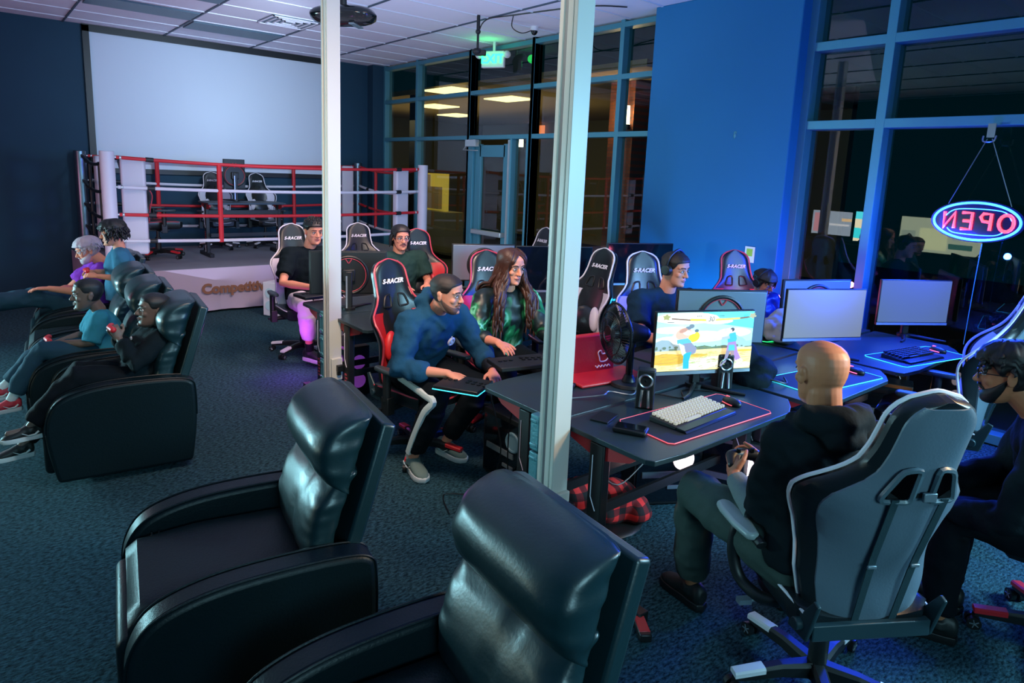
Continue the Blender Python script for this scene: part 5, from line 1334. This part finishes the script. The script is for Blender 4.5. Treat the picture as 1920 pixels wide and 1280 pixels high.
# 2 bearded man at the right edge
g = person((3.31, .35, 0), 102, 'bearded man with glasses and black hair leaning forward at the right edge', seated(
    P=(0, 0, .60), N=(.24, .10, 1.06), H=(.345, .13, 1.20), F=(1, .02, -.12), SL=(.20, .29, .96), SR=(.22, -.09, .97), EL=(.26, .36, .70), ER=(.30, -.16, .72), WL=(.46, .22, .62), WR=(.50, -.02, .66),
    KL=(.46, .16, .58), KR=(.46, -.16, .58), handL=((1, -.3, -.1), (0, 0, -1), .6), handR=((1, .3, -.1), (0, 0, -1), .6)), voxel=.004, skin='skinB', wide=1.08)
eyes(g.head, g.root, brow='hairblack')
hair_cap(g.head, g.root, 'hairblack', .022, .050, .0, -.055, .014, face=.95, temple=1.35)
hair_clumps(g.head, g.root, 'hairblack', 170, .05, .008, 3, .03, .03, .7, .4, .7)
def beard(h, root, m, thick=.010, top_=-.045, th=1.75, moust=True):
    q = MB(); q.T = h.T; rows = []; nz = 10; nt = 28; vs = []; fs = []
    for i in range(nz+1):
        for j in range(nt+1):
            t = -th+2*th*j/nt; z = -.118+(top_+.118+.055*(abs(t)/th)**3)*i/nz
            ed = min(1, (nz-i)/3, (nt/2-abs(j-nt/2))/3); vs.append(hpt(t, z, thick*ed+.0008+.002*ed*noise.noise(V((t*9, z*90, 2)))))
    o = len(vs)
    for i in range(nz+1):
        for j in range(nt+1):
            t = -th+2*th*j/nt; z = -.118+(top_+.118+.055*(abs(t)/th)**3)*i/nz; vs.append(hpt(t, z, -.006))
    n = nt+1
    for i in range(nz):
        for j in range(nt):
            t = -th+2*th*(j+.5)/nt; zc = -.118+(top_+.118)*(i+.5)/nz
            a = i*n+j; fs += [(a, a+1, a+n+1, a+n), (a+o, a+n+o, a+n+1+o, a+1+o)]
    for j in range(nt): fs += [(j, j+o, j+1+o, j+1), (nz*n+j, nz*n+j+1, nz*n+j+1+o, nz*n+j+o)]
    for i in range(nz): fs += [(i*n, i*n+n, i*n+n+o, i*n+o), (i*n+nt, i*n+nt+o, i*n+n+nt+o, i*n+n+nt)]
    q.add(vs, fs)
    if moust: q.limb([(.084, -.032, -.058), (.098, -.012, -.047), (.100, 0, -.045), (.098, .012, -.047), (.084, .032, -.058)], [.004, .006, .005, .006, .004], 8)
    return q.build('beard', m, root, auto=False)
beard(g.head, g.root, 'hairblack', .008, -.062, 1.55)
def glasses(h, root, m='darkmetal', r=.024):
    q = MB(); q.T = h.T
    for s_ in (-1, 1):
        q.tube([(.101-.006*abs(math.cos(a)*(1 if math.cos(a)*s_ > 0 else 0)), s_*.033+r*math.cos(a), .004+r*.8*math.sin(a)) for a in [2*pi*k/24 for k in range(24)]], .0018, 6, closed=True)
        q.tube([(.095, s_*.056, .008), (.06, s_*.078, .010), (-.005, s_*.082, .006)], .0018, 6)
    q.tube([(.102, -.010, .008), (.106, 0, .011), (.102, .010, .008)], .0018, 6)
    return q.build('glasses', m, root)
glasses(g.head, g.root)
top(g, 'blacktee', 'long', .020, 'long_sleeved_shirt', disp=.014); trousers(g, 'blackpants', .022); shoes(g, 'blackshoe', 'black')

# 3 man in the blue hoodie
g = person((2.24, 3.62, 0), -84, 'man in a blue hoodie and striped track trousers playing on his lap', seated(
    P=(-.02, 0, .60), N=(.20, -.01, 1.02), H=(.31, -.03, 1.150), F=(.90, .42, -.12), U=(.12, 0, 1), SL=(.17, .19, .95), SR=(.17, -.20, .95), EL=(.30, .29, .72), ER=(.22, -.30, .70), WL=(.52, .18, .665), WR=(.47, -.14, .70),
    KL=(.46, .15, .56), KR=(.44, -.19, .56), AL=(.16, .12, .10), AR=(.22, -.20, .10), TL=(.95, .10, 0), TR=(.92, -.22, 0), bend=(-.03, 0, 0), handL=((.75, -.45, -.22), (-.1, 0, -1), .38, .5), handR=((.85, .35, -.22), (-.1, 0, -1), .38, .5)), voxel=.004)
eyes(g.head, g.root, brow='hairdark'); hair_cap(g.head, g.root, 'hairdark', .007, .074, .020, -.045, .002, face=.80, temple=1.25)
beard(g.head, g.root, 'stubble', .0025, -.070, 1.7)
top(g, 'hoodie', 'three', .028, 'hoodie', hood=True, disp=.014, hem=.10)
q = MB(); c = mid(g.N, g.P, .30)+g.fv*.150+g.sv*.06
q.tube([c+g.up*.026*math.cos(a)+g.sv*.019*math.sin(a)+g.fv*.0 for a in [2*pi*k/20 for k in range(20)]], .008, 8, closed=True); q.ell(c, (.008, .010, .016)); q.tube([c+g.up*.025, c+g.up*.040-g.sv*.01], .005, 5); q.build('chest_emblem', 'logo', g.root)
trousers(g, 'blackpants', .020, disp=.008, end=.86)
for sgn, (hp, K, A) in zip((1, -1), g.legs):
    if sgn > 0: continue
    s_ = g.sv*sgn
    p = [mid(hp, K, .25)+s_*.106+V((0, 0, .02)), mid(hp, K, .55)+s_*.099+V((0, 0, .02)), mid(hp, K, .9)+s_*.084+V((0, 0, .012)), K+s_*.072+V((.035, 0, -.012)), mid(K, A, .2)+s_*.079+V((.014, 0, 0)), mid(K, A, .6)+s_*.070, mid(K, A, .88)+s_*.062]
    q = MB(); P_ = cr(p, 5); rs = []
    for i, c in enumerate(P_):
        t = (P_[min(i+1, len(P_)-1)]-P_[max(i-1, 0)]).normalized(); wv = t.cross(s_).normalized()*.020
        rs.append([c-wv-s_*.02, c-wv*.9+s_*.006, c+s_*.012, c+wv*.9+s_*.006, c+wv-s_*.02])
    q.rings(rs); q.build('trouser_stripe', 'stripe', g.root)
q = MB(); S_, E_, W_ = g.arms[0]; q.tube([mid(E_, W_, .55), mid(E_, W_, .75), mid(E_, W_, .98)], [.046, .043, .038], 16); q.build('wrist_brace', 'black', g.root)
shoes(g, 'shoegrey', 'solew', 'stripe')

# 4 long haired player
g = person((2.90, 3.60, 0), -104, 'long haired person in a green patterned black jersey reaching for a controller', seated(
    P=(0, 0, .61), N=(.10, 0, 1.10), H=(.14, .01, 1.262), F=(.98, .22, -.18), SL=(.09, .175, 1.03), SR=(.10, -.175, 1.03), EL=(.26, .22, .82), ER=(.22, -.27, .80), WL=(.46, .18, .80), WR=(.47, -.22, .82),
    handL=((1, -.1, -.1), (0, 0, -1), .3), handR=((.98, .12, -.12), (-.1, 0, -1), .25, .6)), voxel=.004, wide=.95)
eyes(g.head, g.root, brow='hairdark')
M['jersey'] = None
def jersey():
    m = bpy.data.materials.new('green_lightning_jersey'); m.use_nodes = True; nt = m.node_tree; b = nt.nodes['Principled BSDF']; L = nt.links.new
    tc = nt.nodes.new('ShaderNodeTexCoord'); n = nt.nodes.new('ShaderNodeTexNoise'); n.inputs['Scale'].default_value = 4.0; n.inputs['Detail'].default_value = 3; n.inputs['Distortion'].default_value = .8
    r = nt.nodes.new('ShaderNodeValToRGB'); e = r.color_ramp.elements; e[0].position = .50; e[0].color = (.003, .012, .012, 1); e[1].position = .68; e[1].color = (.004, .03, .02, 1)
    for p, c in ((.56, (.01, .20, .07, 1)), (.60, (.18, .62, .40, 1)), (.63, (.01, .22, .08, 1))): x = e.new(p); x.color = c
    L(tc.outputs['Object'], n.inputs[0]); L(n.outputs['Fac'], r.inputs[0]); L(r.outputs[0], b.inputs['Base Color']); b.inputs['Roughness'].default_value = .45
    return m
M['jersey'] = jersey()
top(g, M['jersey'], 'three', .016, 'jersey', disp=.010); trousers(g, 'blackpants', .016); shoes(g, 'blackshoe', 'black')
hair_cap(g.head, g.root, 'hairbrown', .010, .096, -.05, -.11, .004, face=.15, temple=1.20)
rnd = random.Random(4); q = MB(); h = g.head
for i in range(300):
    th = rnd.choice((-1, 1))*rnd.uniform(.98, pi); z = rnd.uniform(-.04, .0); top_ = [h.T @ (hpt(th*(.55+.45*k/6), .114-(.114-z)*(k/7)**1.4, .011)+V((0, 0, .010*(1-k/7)))) for k in range(7)]; p = h.T @ hpt(th, z, .013)
    sd = 1 if (h.T.inverted() @ p).y > 0 else -1; fr = abs(th) < 2.0; L_ = rnd.uniform(.32, .50) if fr else rnd.uniform(.30, .45)
    pts = [p]; ph = rnd.random()*6; outv = h.L*sd*rnd.uniform(.3, .9)+h.F*(rnd.uniform(.0, .30) if fr else -.25)
    for k in range(1, 13):
        t_ = k/12; d_ = V((0, 0, -1))+outv*(.8 if .2 < t_ < .5 else .12)+V((math.sin(ph+k*1.3), math.cos(ph+k*1.5), 0))*.42
        nx = pts[-1]+d_.normalized()*L_/12
        if nx.z < g.N.z+.02:      # keep the locks outside the chest and shoulders
            rel = nx-g.N; fx = rel.dot(g.fv)
            if abs(rel.dot(g.sv)) < .20 and abs(fx) < .13: nx = nx+g.fv*((.13 if fr else -.13)-fx)*.6
        pts.append(nx)
    q.tube(top_+pts, [.004, .006, .007, .008, .008, .008, .008]+[.009, .010, .011, .012, .012, .012, .011, .011, .010, .009, .008, .006, .002], 6)
q.build('long_wavy_hair', 'hairbrown', g.root, auto=False)

# 5 man wearing headphones
g = person((3.89, 3.03, 0), -108, 'man in a navy shirt wearing black headphones behind a grey backed monitor', seated(
    P=(0, 0, .62), N=(.12, .04, 1.10), H=(.17, .06, 1.265), F=(.95, .35, -.15), SL=(.10, .25, 1.03), SR=(.10, -.18, 1.03), EL=(.22, .30, .80), ER=(.28, -.26, .82), WL=(.45, .2, .80), WR=(.50, -.10, .80)), voxel=.005, wide=1.15)
eyes(g.head, g.root, brow='hairdark'); hair_cap(g.head, g.root, 'hairdark', .009, .068, .01, -.05, .003, face=.85, temple=1.25)
def headphones(h, root, m='black', name='headphones'):
    q = MB(); q.T = h.T; q.tube(cr([(-.01, -.094, .0), (-.008, -.098, .05), (-.005, -.075, .105), (-.005, 0, .140), (-.005, .075, .105), (-.008, .098, .05), (-.01, .094, .0)], 6), .009, 8)
    o = q.build(name, m, root)
    for s_ in (-1, 1):
        q = MB(); q.T = h.T; q.cyl((-.008, s_*.078, -.004), (-.008, s_*.112, -.004), .042, .036, n=24); q.build('ear_cup', m, o, bevel=.004)
headphones(g.head, g.root)
top(g, 'navytee', 'short', .022, 't_shirt', disp=.012, hem=.08); trousers(g, 'blackpants', .018); shoes(g, 'blackshoe', 'black')

# 6 boy with headphones
g = person((5.02, 2.86, 0), -104, 'boy in a blue jacket wearing headphones, lit pink beside the monitor', seated(
    P=(0, 0, .585), N=(.06, 0, .96), H=(.09, 0, 1.095), F=(1, .08, -.35), SL=(.05, .145, .94), SR=(.05, -.145, .94), EL=(.14, .20, .76), ER=(.14, -.20, .76), WL=(.34, .12, .79), WR=(.34, -.12, .79),
    KL=(.38, .11, .56), KR=(.38, -.11, .56), AL=(.38, .11, .12), AR=(.38, -.11, .12)), k=.85, voxel=.005)
eyes(g.head, g.root, brow='hairdark'); hair_cap(g.head, g.root, 'hairdark', .018, .040, -.02, -.06, .008, face=1.0, temple=1.35); hair_clumps(g.head, g.root, 'hairdark', 120, .05, .007, 8, .03, .01, .2, .8, .4)
headphones(g.head, g.root)
M['bluejacket'] = mat('blue_jacket_nylon', (.01, .03, .16), .4, bump=.2, bscale=40)
top(g, 'bluejacket', 'long', .022, 'jacket', disp=.012); trousers(g, 'blackpants', .014); shoes(g, 'blackshoe', 'black')

# 7 man in a black t-shirt near the left post
g = person((2.56, 6.22, 0), -94, 'man in a black t-shirt and pale trousers typing beside the left post', seated(
    P=(0, 0, .60), N=(.08, .0, 1.10), H=(.13, .02, 1.262), F=(1, .10, -.12), SL=(.07, .20, 1.03), SR=(.07, -.20, 1.03), EL=(.22, .26, .80), ER=(.26, -.32, .80), WL=(.60, .10, .80), WR=(.60, -.14, .80),
    KL=(.44, .14, .60), KR=(.42, -.16, .60), AR=(.34, -.10, .14), AL=(.36, .14, .12), TR=(.8, .4, 0), handL=((1, -.15, -.12), (0, 0, -1), .4), handR=((1, .15, -.12), (0, 0, -1), .4)), voxel=.005, wide=1.08, skin='skinA')
eyes(g.head, g.root, brow='hairblack'); hair_cap(g.head, g.root, 'hairblack', .016, .062, .02, -.045, .005, face=.9, temple=1.3)
hair_clumps(g.head, g.root, 'hairblack', 90, .03, .007, 11, .07, .01, 0, -.5, .7)
top(g, 'blacktee', 'short', .022, 't_shirt', disp=.012); trousers(g, 'whitepants', .022, end=.72); shoes(g, 'blackshoe', 'solew', None, sock='black')

# 8 man with glasses
g = person((3.29, 5.76, 0), -98, 'man with glasses, moustache and dark t-shirt looking over a black backed monitor', seated(
    P=(0, 0, .60), N=(.06, .0, 1.07), H=(.10, .0, 1.225), F=(1, -.05, -.08), SL=(.05, .22, 1.0), SR=(.05, -.20, 1.0), EL=(.16, .28, .78), ER=(.20, -.26, .78), WL=(.42, .14, .80), WR=(.45, -.12, .80)), voxel=.005, wide=1.12)
eyes(g.head, g.root, brow='hairblack'); hair_cap(g.head, g.root, 'hairblack', .014, .070, -.02, -.09, .004, face=.75, temple=1.2)
hair_clumps(g.head, g.root, 'hairblack', 110, .10, .008, 21, -.02, .012, 1.35, 1.0, .3, zmax=.05)
glasses(g.head, g.root, 'chrome')
q = MB(); q.T = g.head.T; q.limb([(.084, -.032, -.060), (.098, -.012, -.049), (.098, .012, -.049), (.084, .032, -.060)], [.003, .005, .005, .003], 8); q.ell((.082, 0, -.108), (.012, .018, .012)); q.build('moustache', 'stubble', g.root)
top(g, 'greentee', 'short', .024, 't_shirt', disp=.012); trousers(g, 'blackpants', .018); shoes(g, 'blackshoe', 'black')

# left group ------------------------------------------------------
# 9 boy in a dark jumper, nearest recliner (faces -x)
g = person((.70, 4.58, 0), 176, 'boy in a dark jumper holding a small gamepad up in the nearest left recliner', seated(
    P=(-.06, 0, .545), N=(-.21, 0, .825), H=(-.175, 0, .950), F=(1, .06, .12), SL=(-.18, .125, .785), SR=(-.18, -.125, .785), EL=(-.03, .19, .66), ER=(-.03, -.17, .65), WL=(.03, .055, .80), WR=(.04, -.02, .795),
    KL=(.27, .12, .61), KR=(.24, -.10, .58), AL=(.50, .15, .36), AR=(.55, .05, .22), handL=((.30, -.25, .85), (.1, -1, 0), .9), handR=((.30, .35, .85), (.1, 1, 0), .9), TL=(.8, .1, .2), TR=(.95, .1, -.1), hk=1.22), k=.76, skin='skinC', voxel=.004)
eyes(g.head, g.root, brow='hairblack', lip='lipC'); hair_cap(g.head, g.root, 'hairblack', .004, .070, .02, -.045, .001, face=.9, temple=1.3)
top(g, 'blacktee', 'long', .020, 'jumper', disp=.012); trousers(g, 'blackpants', .022, disp=.012); shoes(g, 'blackshoe', 'solew', 'stripe')
q = MB(); p_ = g.Cx+g.fv*.130; q.ell(p_, (.006, .013, .010)); q.ell(p_+V((0, .010, .008)), (.005, .007, .008)); q.build('chest_emblem', 'logo', g.root)
pd = MB(); pd.T = g.R; pd.limb([(.060, -.045, .862), (.075, .020, .868), (.060, .075, .862)], [.018, .016, .018], 12); tag(pd.build('gamepad', 'redglow'), 'small gamepad held up in the nearest boy\'s hands', 'game controller')
# 10 boy in a cyan shirt, second recliner
g = person((.64, 5.30, 0), 176, 'boy in a cyan shirt in the second recliner looking left', seated(
    P=(-.06, 0, .545), N=(-.03, 0, .825), H=(.03, 0, .950), F=(1, .04, -.02), SL=(-.02, .125, .785), SR=(-.02, -.125, .785), EL=(.04, .17, .64), ER=(.04, -.17, .64), WL=(.20, .07, .64), WR=(.22, -.05, .62),
    KL=(.32, .10, .61), KR=(.30, -.08, .58), AL=(.50, .12, .30), AR=(.55, -.04, .34), handL=((1, -.3, 0), (0, 0, -1), .5), handR=((1, .3, 0), (0, 0, -1), .5), hk=1.22), k=.76, skin='skinC', voxel=.004)
eyes(g.head, g.root, brow='hairblack', lip='lipC'); hair_cap(g.head, g.root, 'hairblack', .003, .074, .02, -.045, .001, face=.9, temple=1.3)
top(g, 'cyantee', 'short', .020, 't_shirt', disp=.012, sl=.72); trousers(g, 'denim', .018, disp=.010, end=.85); shoes(g, 'redshoe', 'solew', 'stripe', sock='sock')
pd = MB(); pd.T = g.R; pd.limb([(.27, -.06, .66), (.285, 0, .665), (.27, .06, .66)], [.018, .016, .018], 12); tag(pd.build('gamepad', 'redglow'), 'gamepad lying in the lap of the boy in the cyan shirt', 'game controller')
# 11 standing boy
Z = .905
def z3(x, y, z): return (x*Z, y*Z, z*Z)
g = person((1.01, 6.56, 0), 172, 'standing boy with shaggy black hair and a dark blue t-shirt', (dict(
    P=z3(0, 0, .80), N=z3(.0, 0, 1.22), H=z3(.045, 0, 1.372), F=(1, .03, -.12), SL=z3(.0, .155, 1.165), SR=z3(.0, -.155, 1.165), EL=z3(-.01, .20, .96), ER=z3(.0, -.18, .96), WL=z3(.19, .14, .985), WR=z3(.20, -.06, 1.0), KL=z3(.02, .09, .44), KR=z3(.0, -.09, .44), AL=z3(0, .10, .10), AR=z3(-.02, -.10, .10), TL=(1, .1, 0), TR=(1, -.1, 0), hk=(1.1, 0, 0)),
    dict(handL=((.95, -.2, .15), (0, -.5, -.8), .6), handR=((.95, .2, .1), (0, .3, -.9), .6))), k=.80, voxel=.004)
eyes(g.head, g.root, brow='hairblack'); hair_cap(g.head, g.root, 'hairblack', .030, .045, -.01, -.055, .012, face=.95, temple=1.2)
hair_clumps(g.head, g.root, 'hairblack', 300, .085, .009, 5, -.03, .03, .95, .55, .6)
top(g, 'bluetee', 'short', .020, 't_shirt', disp=.010, hem=.12, sl=.72); trousers(g, 'denim', .014, disp=.008); shoes(g, 'blackshoe', 'solew')
q = MB(); p_ = g.Cx+g.fv*.125+g.up*.04; q.box(p_, (.004, .07, .03)); q.build('chest_print', 'piper', g.root)
pd = MB(); pd.T = g.R; pd.limb([z3(.27, -.02, 1.03), z3(.29, .04, 1.035), z3(.27, .10, 1.03)], [.018, .016, .018], 12); tag(pd.build('gamepad', 'redglow'), 'red gamepad held by the standing boy', 'game controller')
# 12 grey haired man
g = person((.85, 6.99, 0), 178, 'grey haired bearded man in a purple shirt reclining with an arm stretched out', seated(
    P=(-.02, 0, .56), N=(-.08, .0, .92), H=(.02, 0, 1.05), F=(1, .02, -.30), SL=(-.05, .20, .87), SR=(-.05, -.20, .87), EL=(.10, .30, .72), ER=(.16, -.24, .68), WL=(.34, .26, .765), WR=(.30, -.06, .68), KL=(.44, .16, .68), KR=(.46, -.10, .64), AL=(.82, .20, .66), AR=(.82, -.05, .58), handL=((.95, -.05, .05), (0, 0, -1), .3), handR=((.9, .2, -.1), (0, 0, -1), .3), TL=(.3, .1, .9), TR=(.3, -.1, .9)), k=.94, voxel=.004, wide=1.15)
g.dn = V((.92, .05, -.25))
eyes(g.head, g.root, brow='hairgrey'); hair_cap(g.head, g.root, 'hairgrey', .024, .056, -.01, -.055, .010, face=.9, temple=1.2)
hair_clumps(g.head, g.root, 'hairgrey', 240, .045, .007, 9, .0, .02, .85, .4, .8); beard(g.head, g.root, 'beardgrey', .009, -.055, 1.75)
top(g, 'purple', 'short', .026, 'shirt', disp=.014, hem=.12); trousers(g, 'denim', .022, disp=.012); shoes(g, 'sock', 'solew')
